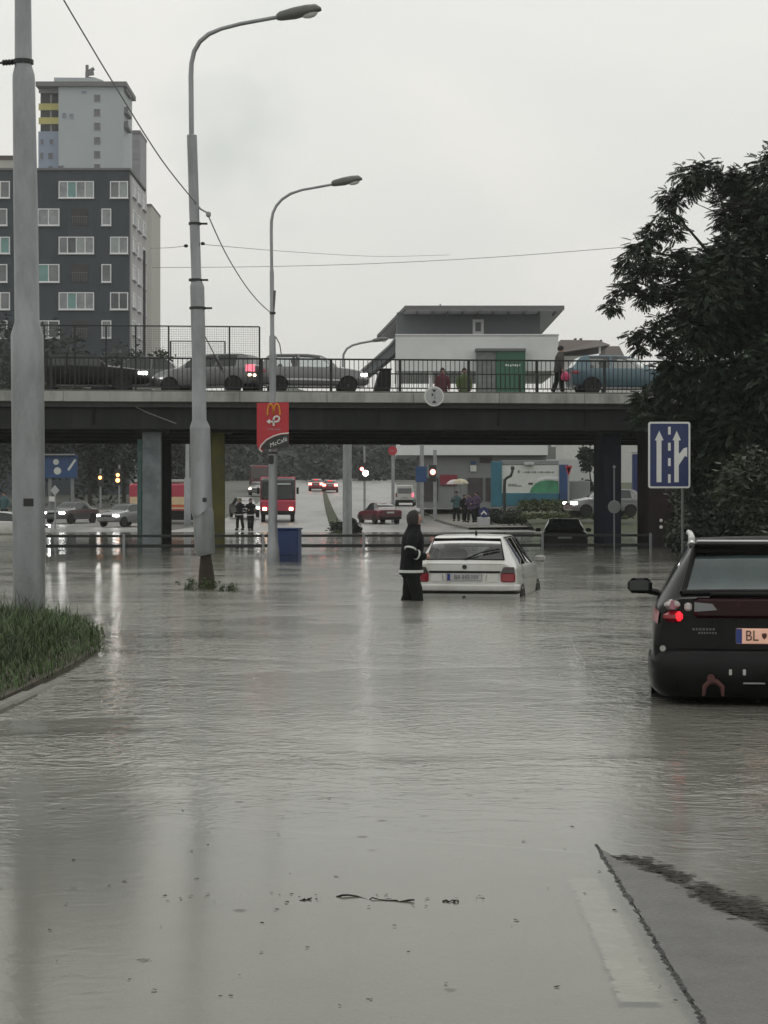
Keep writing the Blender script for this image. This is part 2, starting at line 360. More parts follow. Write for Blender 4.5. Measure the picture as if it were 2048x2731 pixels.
def dup(root, loc, rz, label, group=None):
    r = root.copy(); COL.objects.link(r); r.location = loc; r.rotation_euler = (0, 0, rz); r['label'] = label
    if group: r['group'] = group
    for ch in root.children:
        c = ch.copy(); COL.objects.link(c); c.parent = r
        for g in ch.children:
            q = g.copy(); COL.objects.link(q); q.parent = c
    return r
def text_mesh(txt, size, name, m, shear=0., depth=.004):
    cu = bpy.data.curves.new('txt', 'FONT'); cu.body = txt; cu.size = size; cu.align_x = 'CENTER'; cu.align_y = 'CENTER'; cu.extrude = depth; cu.shear = shear
    cu.resolution_u = 3
    o = bpy.data.objects.new('txt', cu); COL.objects.link(o)
    dg = bpy.context.evaluated_depsgraph_get(); me = bpy.data.meshes.new_from_object(o.evaluated_get(dg))
    me.transform(Matrix.Rotation(R(90), 4, 'X')); me.name = name; me.materials.clear(); me.materials.append(M[m])
    bpy.data.objects.remove(o); bpy.data.curves.remove(cu)
    return me
def lettering(txt, size, m, parent, loc, name='lettering', sx=1., rot=0., shear=0.):
    o = link(name, text_mesh(txt, size, name, m, shear), parent, loc=loc); o.scale = (sx, 1, 1); o.rotation_euler = (0, rot, 0); return o
def numpy_mesh(name, verts, faces, m):
    me = bpy.data.meshes.new(name); nf, k = faces.shape
    me.vertices.add(len(verts)); me.vertices.foreach_set('co', verts.astype(np.float32).ravel())
    me.loops.add(nf * k); me.loops.foreach_set('vertex_index', faces.astype(np.int32).ravel())
    me.polygons.add(nf); me.polygons.foreach_set('loop_start', np.arange(0, nf * k, k, dtype=np.int32))
    me.update(calc_edges=True); me.materials.append(M[m]); return me

# ------------------------------------------------------------------ ground, road, water
PROF = [(-40, -.03), (7.5, -.03), (15, -.27), (33, -.42), (70, -.5), (98, -.22), (112, -.01), (134, .22), (177, 1.38), (230, 2.9), (300, 5), (420, 7), (900, 8), (4000, 8)]
def gz(d): return float(np.interp(d, [p[0] for p in PROF], [p[1] for p in PROF]))
def ground():
    ys = [-40, -10, 0, 4, 7.5, 11, 15, 20, 26, 33, 45, 58, 70, 80, 90, 98, 105, 112, 118, 126, 134, 145, 155, 166, 177, 190, 204, 217, 230, 250, 275, 300, 340, 420, 600, 900, 1800, 4000]
    xs = [-2500, -900, -300, -120, -60, -40, -25, -18, -12, -8, -4, 0, 4, 8, 12, 18, 25, 40, 60, 120, 300, 900, 2500]
    mb = MB(); vs_ = []; fs = []; n = len(xs)
    for y in ys:
        for x in xs: vs_.append((x, y, gz(y) - .012))
    for i in range(len(ys) - 1):
        for j in range(n - 1): fs.append((i * n + j, i * n + j + 1, (i + 1) * n + j + 1, (i + 1) * n + j))
    mb.add(vs_, fs); g = part('ground', mb, 'near_road', kind='structure'); g.data.materials.append(M['ground_far'])
    for p in g.data.polygons: p.material_index = 1 if p.center.y > 30 else 0
    # far wet carriageway climbing away beyond the flood, as its own sheet
    mb = MB(); vs_ = []; fs = []
    rows = [(100, 380, 1500), (112, 420, 1480), (126, 520, 1400), (134, 560, 1330), (145, 600, 1255), (160, 640, 1170), (177, 680, 1120), (204, 700, 1090), (230, 712, 1075), (260, 722, 1060), (300, 735, 1050), (340, 740, 1045)]
    for d, a, b in rows:
        for k in range(7):
            vs_.append((wx(a + (b - a) * k / 6, d), d, gz(d) + .006))
    for i in range(len(rows) - 1):
        for k in range(6): fs.append((i * 7 + k, i * 7 + k + 1, (i + 1) * 7 + k + 1, (i + 1) * 7 + k))
    part('far_road', mb.add(vs_, fs), 'wet_asphalt', kind='structure')
    mb = MB(); vs_ = []; rows = [(111, 893, 940), (122, 884, 922), (134, 878, 908), (160, 869, 890), (200, 863, 876), (240, 860, 868)]
    for d, a, b in rows: vs_ += [(wx(a, d), d, gz(d) + .12), (wx(b, d), d, gz(d) + .12), (wx(a, d), d, gz(d) - .05), (wx(b, d), d, gz(d) - .05)]
    fs = [(2, 3, 1, 0)]
    for i in range(len(rows) - 1): o = i * 4; fs += [(o, o + 1, o + 5, o + 4), (o, o + 4, o + 6, o + 2), (o + 1, o + 3, o + 7, o + 5)]
    part('median_strip', mb.add(vs_, fs), 'bank_grass', kind='structure')
    # left side street
    mb = MB(); vs_ = []; fs = []
    rows = [(100, -300, 380), (112, -300, 420), (126, -250, 460), (140, -150, 440), (160, 60, 420), (185, 150, 400)]
    for d, a, b in rows:
        for k in range(5): vs_.append((wx(a + (b - a) * k / 4, d), d, gz(d) + .004))
    for i in range(len(rows) - 1):
        for k in range(4): fs.append((i * 5 + k, i * 5 + k + 1, (i + 1) * 5 + k + 1, (i + 1) * 5 + k))
    part('side_road', mb.add(vs_, fs), 'wet_asphalt', kind='structure')
    # water sheet
    mb = MB(); vs_ = []; fs = []
    ys = [-20, 5, 10, 16, 25, 40, 60, 90, 118]; xs = [-60, -25, -8, -3, 0, 3, 8, 25, 60]
    for y in ys:
        for x in xs: vs_.append((x, y, 0))
    for i in range(8):
        for j in range(8): fs.append((i * 9 + j, i * 9 + j + 1, i * 9 + j + 10, i * 9 + j + 9))
    part('flood_water', mb.add(vs_, fs), 'water', kind='structure')
    # edge line and tar joint on the road under the film of water
    def strip(name, pts, w, m, z, jitter=0.):
        mb = MB(); vs_ = []
        P_ = []
        for (a, b) in zip(pts[:-1], pts[1:]):
            n_ = max(1, int((Vector(b) - Vector(a)).length / .009))
            for i in range(n_): P_.append(Vector(a).lerp(Vector(b), i / n_))
        P_.append(Vector(pts[-1]))
        for i, p in enumerate(P_):
            t = (P_[min(i + 1, len(P_) - 1)] - P_[max(0, i - 1)]).normalized(); s_ = Vector((t.y, -t.x))
            j1, j2 = random.uniform(-jitter, jitter), random.uniform(-jitter, jitter)
            q = p + s_ * (w / 2 + j1); vs_.append((q.x, q.y, gz(q.y) + z)); q = p - s_ * (w / 2 + j2); vs_.append((q.x, q.y, gz(q.y) + z))
        fs = [(2 * i, 2 * i + 1, 2 * i + 3, 2 * i + 2) for i in range(len(P_) - 1)]
        part(name, mb.add(vs_, fs), m, kind='structure')
    def g2(px, py, z=0.): d = F * (H - z) / (py - HY); return (wx(px, d), d)
    strip('edge_line', [g2(1555, 2305), g2(1600, 2410), g2(1650, 2520), g2(1710, 2650)], .125, 'road_paint', .004, .014)
    strip('stop_line', [g2(420, 2128), g2(900, 2170), g2(1560, 2225)], .05, 'road_paint', .004, .004)
    mb = MB(); up = [(1596, 2262), (1650, 2284), (1720, 2302), (1830, 2352), (1950, 2412), (2048, 2452), (2300, 2545)]; lo = [(1598, 2266), (1625, 2310), (1680, 2398), (1770, 2546), (1850, 2680), (1990, 2900), (2100, 3100)]
    vs_ = []; n = len(up)
    for (a, b) in zip(up, lo):
        A_, B_ = Vector(g2(*a)), Vector(g2(*b))
        for q in range(9): p = A_.lerp(B_, q / 8); vs_.append((p.x, p.y, -.002 + .008 * math.sin(math.pi * min(1, q / 5) / 2)))
    fs = [(i * 9 + q, i * 9 + q + 1, i * 9 + q + 10, i * 9 + q + 9) for i in range(n - 1) for q in range(8)]
    part('wet_pavement', mb.add(vs_, fs), 'wet_pavement', kind='structure')
    # a seam of tar standing just proud of the film
    mb = MB(); pts = [g2(1590, 2255), g2(1650, 2350), g2(1730, 2480), g2(1800, 2600), g2(1890, 2745), g2(1990, 2900)]
    P_ = []
    for a, b in zip(pts[:-1], pts[1:]):
        for i in range(26): P_.append(Vector(a).lerp(Vector(b), i / 26))
    vs_ = []; n = len(P_)
    for i, p in enumerate(P_):
        w = .018 * random.uniform(.45, 1.35) * min(1, .3 + i / 14); h = .006 * random.uniform(.1, 1)
        if random.random() < .06 * (1 + i / n * 3): h = -.012
        jx = random.uniform(-.006, .006)
        vs_ += [(p.x - w + jx, p.y, -.003), (p.x + jx, p.y, h + .006), (p.x + w + jx, p.y, -.003)]
    fs = []
    for i in range(n - 1): fs += [(3 * i, 3 * i + 1, 3 * i + 4, 3 * i + 3), (3 * i + 1, 3 * i + 2, 3 * i + 5, 3 * i + 4)]
    o = part('tar_joint', mb.add(vs_, fs), 'tar', kind='structure')
ground()

def clump_mesh(name, spots, n, leaf, m, seed, squash=1., flat=.5):
    """leaf-sized folded quads scattered through a set of (centre, radius) lobes; denser towards each lobe's shell"""
    rg = np.random.default_rng(seed); w = np.array([r ** 2 for _, r in spots]); w = w / w.sum()
    idx = rg.choice(len(spots), n, p=w); C = np.array([tuple(c) for c, _ in spots])[idx]; Rr = np.array([r for _, r in spots])[idx]
    u = rg.normal(size=(n, 3)); u /= np.linalg.norm(u, axis=1)[:, None]
    rad = Rr * (rg.random(n) ** .45) * (1 + .18 * rg.normal(size=n).clip(-1, 1.6)); u[:, 2] *= squash
    P_ = C + u * rad[:, None]
    a = rg.normal(size=(n, 3)); a[:, 2] *= flat; a /= np.linalg.norm(a, axis=1)[:, None]
    b = rg.normal(size=(n, 3)); b -= a * (a * b).sum(1)[:, None]; b /= np.linalg.norm(b, axis=1)[:, None]
    L_ = (leaf * rg.uniform(.6, 1.4, n))[:, None]
    V = np.stack([P_ - a * L_, P_ + b * L_ * .42, P_ + a * L_, P_ - b * L_ * .42], 1).reshape(-1, 3)
    Fc = np.arange(4 * n).reshape(n, 4)
    return numpy_mesh(name, V, Fc, m)
def tree(name, label, cat, base, spots, n, leaf, m, seed, trunk_h, trunk_r, limbs=5, group=None, flat=.5):
    t = thing(name, label, cat, base, 0, group); rg = random.Random(seed)
    mb = MB(); top = Vector((0, 0, trunk_h)); mb.tube([(0, 0, -.3), (rg.uniform(-.1, .1), 0, trunk_h * .5), top], [trunk_r, trunk_r * .75, trunk_r * .5], 9)
    for i in range(limbs):
        c, r = spots[i % len(spots)]; c = Vector(c); s0 = Vector((0, 0, trunk_h * rg.uniform(.5, .95)))
        mid = s0.lerp(c, .5) + Vector((rg.uniform(-.2, .2) * r, rg.uniform(-.2, .2) * r, .15 * r)); mb.tube([s0, mid, c], [trunk_r * .4, trunk_r * .25, trunk_r * .08], 6)
    part('trunk', mb, 'bark', t, 40)
    o = link('crown', clump_mesh('crown', spots, n, leaf, m, seed, flat=flat), t); o['kind'] = 'stuff'
    return t

# ------------------------------------------------------------------ the overpass
BA = R(5.3); BO = Vector((0, 69.3, 0))
def B(u, v, z): return BO + Vector((u * math.cos(BA) - v * math.sin(BA), u * math.sin(BA) + v * math.cos(BA), z))
DECK = 5.25
def dz(v): return DECK + .043 * v
def bpx(px, v):
    """bridge coordinate u whose point at depth offset v shows in column px"""
    k = (px - 1024) / F; return (k * (BO.y + v * math.cos(BA)) + v * math.sin(BA)) / (math.cos(BA) - k * math.sin(BA))
def overpass():
    t = thing('road_bridge', 'long concrete road overpass with dark beams crossing above the flood', 'bridge', BO, BA)
    x0, x1 = -34, 36
    mb = MB(); n = 24
    for i in range(n):      # fascia cast in lengths with tight joints
        a, b = x0 + (x1 - x0) * i / n, x0 + (x1 - x0) * (i + 1) / n
        mb.rbox(((a + b) / 2, .14, DECK - .17), (b - a - .008, .28, .33), .012)
    part('fascia', mb, 'concrete', t)
    mb = MB(); mb.box(((x0 + x1) / 2, .31, DECK + .02), (x1 - x0, .55, .06)); part('kerb', mb, 'kerb', t)
    mb = MB(); mb.add([(x0, .285, dz(.3) - .03), (x1, .285, dz(.3) - .03), (x1, 19, dz(19)), (x0, 19, dz(19)), (x0, .285, 4.75), (x1, .285, 4.75), (x1, 19, 4.75), (x0, 19, 4.75)],
                      [(0, 1, 2, 3), (7, 6, 5, 4), (0, 4, 5, 1), (3, 2, 6, 7), (0, 3, 7, 4), (1, 5, 6, 2)]); part('deck', mb, 'asphalt', t)
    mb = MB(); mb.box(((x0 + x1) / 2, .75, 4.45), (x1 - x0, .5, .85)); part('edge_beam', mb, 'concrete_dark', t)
    mb = MB(); mb.tube([(bpx(330, .45), .46, wz(1068, 68.5)), (bpx(392, .45), .46, wz(1098, 68.5)), (bpx(470, .45), .46, wz(1128, 68.5))], .018, 6); part('cable_conduit', mb, 'concrete', t)
    for px in (250, 690, 1010, 1330, 1560):
        mb = MB(); mb.tube([(bpx(px, .5), .47, 4.86), (bpx(px, .5), .47, 4.15)], .035, 8); part('drain_pipe', mb, 'trim_black', t)
    for v in (4.5, 8.5, 12.5, 18.6):
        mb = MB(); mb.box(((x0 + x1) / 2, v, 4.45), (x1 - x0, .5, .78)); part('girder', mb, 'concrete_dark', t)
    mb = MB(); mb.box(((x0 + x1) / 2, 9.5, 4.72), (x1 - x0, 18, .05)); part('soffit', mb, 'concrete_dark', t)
    # piers: (left px, right px, v, face material, side material)
    for a, b, v, m1, m2, lab in ((379, 430, 1.0, 'pier_grey', 'pier_green', 'grey pier sprayed with teal and grey graffiti'), (564, 600, 1.4, 'pier_olive', 'pier_olive', 'olive painted pier'),
                                 (1610, 1657, 1.0, 'pier_navy', 'pier_navy', 'dark navy painted pier'), (1729, 1802, .9, 'pier_maroon', 'pier_maroon', 'dark pier with maroon graffiti')):
        u0, u1 = bpx(a, v), bpx(b, v); w = u1 - u0
        mb = MB(); mb.rbox(((u0 + u1) / 2, v + .9, 1.7), (w, 1.8, 4.65), .03); p = part('pier', mb, m1, t, label=lab)
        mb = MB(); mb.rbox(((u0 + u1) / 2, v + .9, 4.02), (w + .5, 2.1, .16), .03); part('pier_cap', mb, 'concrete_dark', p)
        if m2 != m1:
            mb = MB(); mb.rbox((u0 - .085, v + .5, 1.55), (.16, .9, 4.3), .02); part('painted_flank', mb, m2, p)
        if m1 == 'pier_maroon':
            for dz_, r in ((.95, .055), (.72, .06)):
                mb = MB(); mb.lathe([(r, 0), (r, .03)], (u0 + w * .46, v - .032, dz_), 'Y', 10); part('reflector', mb, 'sign_white', p)
    # far piers; the left one added to stand for a near pier's dark face
    for u in (bpx(441, 16), 17.5):
        mb = MB(); mb.rbox((u, 16, 1.7), (.5, 1.2, 4.65), .03); part('pier', mb, 'concrete_dark', t)
    # railing
    r = thing('bridge_railing', 'dark steel bar railing along the near edge of the overpass', 'railing', BO, BA)
    pu = bpx(883, .1); step = bpx(1067, .1) - pu
    posts = [pu + step * k for k in range(-14, 15)]; posts = [u for u in posts if -31 < u < 33]
    base = MB(); base.rbox((0, 0, 0), (.09, .09, 1.16), .01); pm = base.mesh('post', M['rail_paint'])
    for u in posts: link('post', pm, r, loc=(u, .13, DECK + .56))
    for z, h in ((1.12, .055), (.16, .04)):
        mb = MB(); mb.box((0, .13, DECK + z), (64, .05, h)); part('rail', mb, 'rail_paint', r)
    bm_ = MB(); bm_.box((0, 0, 0), (.024, .024, .93)); bme = bm_.mesh('baluster', M['rail_paint'])
    us = [u0 + step * k / 15 for u0 in posts for k in range(1, 15)]
    vis = sorted(us, key=lambda u: abs(u))[:300]
    for u in vis: link('baluster', bme, r, loc=(u, .13, DECK + .64))
    # far railing on the other side of the deck
    r2 = thing('bridge_railing', 'second lower railing on the far side of the overpass deck', 'railing', BO, BA)
    zf = dz(17.5)
    pm2 = MB(); pm2.rbox((0, 0, 0), (.1, .08, 1.02), .01); pm2 = pm2.mesh('post', M['rail_paint'])
    for k in range(-9, 10): link('post', pm2, r2, loc=(k * 3.55 + .3, 17.5, zf + .5))
    for z in (1.0, .12):
        mb = MB(); mb.box((0, 17.5, zf + z), (66, .05, .05)); part('rail', mb, 'rail_paint', r2)
    mb = MB(); mb.box((0, 0, 0), (.02, .02, .86)); b2 = mb.mesh('baluster', M['rail_paint'])
    for k in range(-95, 125): link('baluster', b2, r2, loc=(k * .2, 17.5, zf + .56))
    # tall mesh fence on the left
    f = thing('mesh_fence', 'tall wire mesh safety fence standing over the left part of the overpass', 'fence', BO, BA)
    fu = [bpx(p, .45) for p in (-130, -40, 60, 118, 200, 283, 362, 450, 530, 612, 692)]
    for u in fu:
        mb = MB(); mb.rbox((u, .45, DECK + 1.12), (.055, .055, 2.2), .008); part('post', mb, 'rail_paint', f)
    mb = MB(); mb.tube([(fu[0], .45, DECK + 2.22), (fu[-1], .45, DECK + 2.22)], .022, 6); part('top_rail', mb, 'rail_paint', f)
    mb = MB(); u = fu[0]
    while u < fu[-1]: mb.box((u, .45, DECK + 1.66), (.006, .006, 1.1)); u += .075
    for k in range(15): mb.box(((fu[0] + fu[-1]) / 2, .452, DECK + 1.13 + k * .075), (fu[-1] - fu[0], .006, .006))
    part('wire_mesh', mb, 'rail_paint', f, kind='stuff')
    f2 = thing('mesh_fence', 'lower wire mesh panel behind the tall fence near the banner pole', 'fence', BO, BA)
    a, b = bpx(455, 14), bpx(600, 14); z1 = wz(912, 83) ; z0 = dz(14)
    for u in (a, b):
        mb = MB(); mb.rbox((u, 14, (z0 + z1) / 2), (.06, .06, z1 - z0), .008); part('post', mb, 'rail_paint', f2)
    mb = MB(); mb.box(((a + b) / 2, 14, z1), (b - a, .04, .04)); part('top_rail', mb, 'rail_paint', f2)
    mb = MB(); u = a
    while u < b: mb.box((u, 14, (z0 + z1) / 2 + .3), (.007, .007, z1 - z0 - .7)); u += .1
    for k in range(14): mb.box(((a + b) / 2, 14.002, z1 - k * .1), (b - a, .007, .007))
    part('wire_mesh', mb, 'wire', f2, kind='stuff')
overpass()

# low railing under the bridge, half drowned
def low_railing():
    r = thing('low_railing', 'low two-rail metal barrier half drowned across the road under the overpass', 'railing', BO, BA)
    u0, u1 = bpx(119, -.8), bpx(1735, -.8)
    for z, h in ((.46, .085), (.13, .105)):
        mb = MB(); mb.rbox(((u0 + u1) / 2, -.8, z), (u1 - u0, .05, h), .012); part('rail', mb, 'rail_paint', r)
    pm = MB(); pm.rbox((0, 0, 0), (.085, .07, 1.1), .012); pm = pm.mesh('post', M['galvanised'])
    for px in (119, 330, 702, 970, 1447, 1735): link('post', pm, r, loc=(bpx(px, -.87), -.87, -.02))
low_railing()

# ------------------------------------------------------------------ poles and lamps
def lamp_head(parent, p, ang, s=1.):
    """cobra head: housing with a rounded back and a clear bowl, pointing along +x tilted by ang"""
    m = Matrix.Translation(p) @ Matrix.Rotation(-ang, 4, 'Y')
    def put(mb): mb.v = [tuple(m @ Vector(v)) for v in mb.v]; return mb
    mb = MB(); rows = [(0, .05, .05, -.05), (.06, .085, .085, -.07), (.30, .115, .115, -.085), (.50, .125, .12, -.06), (.66, .115, .105, -.035), (.74, .06, .03, -.02)]
    vs_ = []; n = 12
    for x, w, up, dn in rows:
        for k in range(n):
            a = 2 * math.pi * k / n; c, s_ = math.cos(a), math.sin(a)
            vs_.append((x * s, c * w * s, (s_ * up if s_ > 0 else -s_ * dn) * s))
    fs = [(i * n + k, i * n + (k + 1) % n, (i + 1) * n + (k + 1) % n, (i + 1) * n + k) for i in range(len(rows) - 1) for k in range(n)]
    fs += [tuple(range(n - 1, -1, -1)), tuple((len(rows) - 1) * n + k for k in range(n))]
    h = part('lamp_housing', put(mb.add(vs_, fs)), 'lamp_grey', parent, 50)
    mb = MB(); vs_ = []; n = 12
    for j, (rr, zz) in enumerate(((1, -.02), (.9, -.06), (.6, -.095), (.2, -.108))):
        for k in range(n):
            a = 2 * math.pi * k / n; vs_.append(((.53 + .15 * rr * math.cos(a)) * s, .085 * rr * math.sin(a) * s, zz * s))
    fs = [(j * n + k, j * n + (k + 1) % n, (j + 1) * n + (k + 1) % n, (j + 1) * n + k) for j in range(3) for k in range(n)] + [tuple(36 + k for k in range(n))]
    part('lamp_bowl', put(mb.add(vs_, fs)), 'lamp_glass', parent, 60)
def profile_pole(parent, rows, n=20):
    """rows of (centre px, py, width px) at one depth turned into a stepped tube"""
    mb = MB(); return mb
def stepped_pole(parent, d, rows, name='pole', m='galvanised', base=None):
    o = base
    pts = [(at(px, py, d) - o) for px, py, w in rows]; rad = [w / 2 / F * d for px, py, w in rows]
    mb = MB(); mb.tube(pts, rad, 22); return part(name, mb, m, parent, 35)
def collar(parent, p, r, h=.06, m='black_metal', lug=0):
    mb = MB(); mb.lathe([(r, -h / 2), (r + .02, -h / 2), (r + .02, h / 2), (r, h / 2)], p, 'Z', 18)
    if lug:
        mb.box((p[0] + lug * (r + .06), p[1], p[2]), (.14, .05, h * .8))
    part('clamp_band', mb, m, parent)
def insulator(parent, a, b, t0, t1, r=.035, m='black_metal'):
    a, b = Vector(a), Vector(b); mb = MB(); pts = []; rr = []
    for k in range(9):
        f = t0 + (t1 - t0) * k / 8; pts.append(a.lerp(b, f)); rr.append(r * (.35 if k in (0, 8) else (1 if k % 2 else .65)))
    mb.tube(pts, rr, 8); part('insulator', mb, m, parent, 60)
def poles():
    # nearest: thick stepped pole in the grass at left
    d = 26.5; b = at(79, 1660, d); b.z = 0
    t = thing('tram_pole', 'thick grey stepped pole rising from the grass island at the left', 'pole', b, group='stepped poles along the median')
    stepped_pole(t, d, [(79, 1675, 84), (76, 1330, 87), (74, 1000, 88), (72.5, 893, 87), (72.5, 860, 66), (69, 560, 65), (64, 215, 60), (63.5, 199, 58), (63, 178, 46), (62, 0, 44), (61, -160, 43)], base=b)
    q = at(63, 166, d) - b; collar(t, q, .112, .05, lug=-1)
    a1, a2 = at(38, 166, d) - b, at(-40, 172, d) - b
    mb = MB(); mb.tube([a1, a2], .014, 6); part('span_arm', mb, 'black_metal', t); insulator(t, a1, a2, .0, .42, .045)
    mb = MB(); mb.rbox(at(83, 1340, d) - b + Vector((0, -.205, 0)), (.13, .015, .10), .004); part('number_plate', mb, 'black_metal', t)
    # second: lamp pole with long curved arm
    d = 37; b = at(548, 1568, d); b.z = 0
    t = thing('street_lamp', 'tall grey lamp pole with curved arm and rusty foot standing in weeds', 'street lamp', b, group='stepped poles along the median')
    stepped_pole(t, d, [(549, 1480, 45), (546, 1466, 54), (542, 1370, 56), (541, 1368, 62), (538, 1365, 58), (533.5, 1145, 54), (532.5, 1138, 53), (531.5, 1120, 38), (530, 950, 37.5), (526, 766, 38), (525, 762, 37), (524, 748, 27), (518, 560, 27), (512, 362, 27), (512, 360, 22)], base=b)
    mb = MB(); rows = [(552, 1585, 50), (551, 1560, 46), (550, 1520, 39), (549, 1490, 31), (549, 1462, 27)]
    mb.tube([at(p, y, d) - b for p, y, w in rows], [w / 2 / F * d for p, y, w in rows], 14); part('rusty_foot', mb, 'rusty', t, 35)
    arm = [(511, 366), (510, 250), (509.5, 205), (511, 170), (518, 138), (533, 112), (557, 92), (590, 78), (640, 65), (700, 54), (745, 46)]
    mb = MB(); mb.tube([at(x, y, d) - b for x, y in arm], [.046] * 3 + [.042] * 4 + [.036] * 4, 12); part('lamp_arm', mb, 'galvanised', t, 60)
    lamp_head(t, at(738, 47, d) - b, R(10), 1.1)
    for px, py, r in ((520, 597, .095), (521, 747, .10), (527, 822, .13)): collar(t, at(px, py, d) - b, r, .04, lug=1)
    for px, py in ((496, 656), (541, 650)):
        mb = MB(); mb.lathe([(.01, -.03), (.034, -.02), (.04, 0), (.034, .02), (.01, .03)], at(px, py, d) - b, 'Z', 8); part('wire_knob', mb, 'black_metal', t, 60)
    a1, a2 = at(508, 822, d) - b, at(392, 829, d) - b + Vector((0, 18, 0))
    mb = MB(); mb.tube([a1, a2], .012, 6); part('span_arm', mb, 'black_metal', t); insulator(t, a1, a2, .68, .9, .05)
    mb = MB(); mb.tube([at(532, 556, d) - b, at(556, 570, d) - b], .016, 6); mb.lathe([(.02, -.05), (.045, -.03), (.045, .03), (.02, .05)], at(556, 572, d) - b, 'Z', 8); part('cable_hook', mb, 'galvanised', t)
    mb = MB(); mb.rbox(at(548, 1333, d) - b + Vector((0, -.192, 0)), (.075, .02, .075), .01); part('number_plate', mb, 'black_metal', t)
    # third: lamp pole carrying the banner
    d = 53; b = at(727, 1497, d); b.z = 0
    t = thing('street_lamp', 'slim lamp pole carrying the red restaurant banner beside the blue bin', 'street lamp', b, group='stepped poles along the median')
    stepped_pole(t, d, [(728, 1510, 34), (728, 1462, 33), (728, 1454, 28), (727.5, 1400, 24), (728, 1215, 23), (727.5, 1085, 21), (727, 1078, 17), (727, 960, 18), (726.5, 898, 17), (726, 893, 11.5), (725, 730, 11.5), (724.5, 712, 8)], base=b)
    arm = [(724.5, 714), (723.5, 620), (724, 590), (728, 568), (737, 549), (752, 532), (775, 517), (805, 507), (850, 499), (888, 492)]
    mb = MB(); mb.tube([at(x, y, d) - b for x, y in arm], [.040] * 3 + [.036] * 4 + [.032] * 3, 10); part('lamp_arm', mb, 'galvanised', t, 60)
    lamp_head(t, at(884, 491, d) - b, R(9), 1.08)
    mb = MB(); mb.tube([at(731, 775, d) - b, at(726.5, 840, d) - b], .05, 8); part('cable_sleeve', mb, 'lamp_grey', t)
    collar(t, at(727, 835, d) - b, .06, .05); collar(t, at(727, 1208, d) - b, .11, .05)
    mb = MB(); mb.tube([at(735, 898, d) - b, at(746, 918, d) - b, at(750, 945, d) - b], .014, 6); part('loose_cable', mb, 'black_metal', t)
    mb = MB(); mb.rbox(at(724, 1226, d) - b + Vector((0, -.16, 0)), (.13, .12, .22), .02); part('clamp_box', mb, 'black_metal', t)
    # fourth: across the bridge, only the arm shows over the deck
    d = 110; b = at(927, 1420, d); b.z = 0
    t = thing('street_lamp', 'distant lamp pole beyond the overpass on the planted island', 'street lamp', b, group='stepped poles along the median')
    stepped_pole(t, d, [(926, 1425, 26), (926, 1385, 25), (926, 1280, 24), (926, 1190, 23), (924, 1060, 15), (917, 1000, 12), (915, 960, 8)], base=b)
    arm = [(915, 965), (916, 945), (925, 930), (940, 921), (962, 915), (996, 909)]
    mb = MB(); mb.tube([at(x, y, d) - b for x, y in arm], .06, 8); part('lamp_arm', mb, 'galvanised', t, 60); lamp_head(t, at(993, 909, d) - b, R(6), 1.15)
    d = 130; b = at(500, 1408, d); b.z = gz(d)
    t = thing('tram_pole', 'pale two-step pole behind the olive bridge pier', 'pole', b, group='stepped poles along the median')
    stepped_pole(t, d, [(500, 1412, 19), (500, 1278, 18), (500, 1272, 11), (500, 1080, 10)], base=b)
    d = 205; b = at(385, 1300, d); b.z = gz(d)
    t = thing('tram_pole', 'thin dark pole in front of the pale side of the flats', 'pole', b)
    mb = MB(); mb.tube([(0, 0, 0), at(385, 668, d) - b], [.16, .13], 8); part('pole', mb, 'black_metal', t)
poles()
def wire(name, pts, r, label, m='wire'):
    mb = MB(); P_ = []
    for i in range(len(pts) - 1):
        p0 = pts[max(i - 1, 0)]; p1, p2 = pts[i], pts[i + 1]; p3 = pts[min(i + 2, len(pts) - 1)]
        for k in range(6):
            t = k / 6; P_.append(.5 * ((2 * p1) + (p2 - p0) * t + (2 * p0 - 5 * p1 + 4 * p2 - p3) * t * t + (3 * p1 - p0 - 3 * p2 + p3) * t ** 3))
    P_.append(pts[-1]); mb.tube(P_, r, 6); tag(part(name, mb, m), label, 'cable', 'overhead cables')
wire('overhead_cable', [at(x, y, d) for x, y, d in ((120, -90, 27), (170, 0, 28.5), (235, 110, 30), (300, 218, 31.5), (430, 425, 34.4), (536, 558, 37.3))], .011, 'thick overhead cable falling from the top left to the second pole')
wire('overhead_cable', [at(x, y, d) for x, y, d in ((554, 572, 37.4), (600, 672, 41.5), (650, 755, 46), (690, 805, 49.8), (723, 835, 53))], .012, 'overhead cable drooping from the second pole to the banner pole')
wire('overhead_cable', [at(x, y, d) for x, y, d in ((405, 714, 72), (720, 711, 70), (1024, 702, 68), (1350, 684, 66), (1720, 655, 62))], .009, 'lower thin span wire crossing the sky from the flats to the tree')
wire('overhead_cable', [at(x, y, d) for x, y, d in ((541, 652, 37), (780, 672, 48), (1010, 684, 60), (1200, 680, 66))], .006, 'upper fine span wire running from the second pole to the right')
wire('overhead_cable', [at(x, y, d) for x, y, d in ((400, 662, 45), (450, 661, 41), (496, 656, 37))], .006, 'short fine wire on the left side of the second pole')

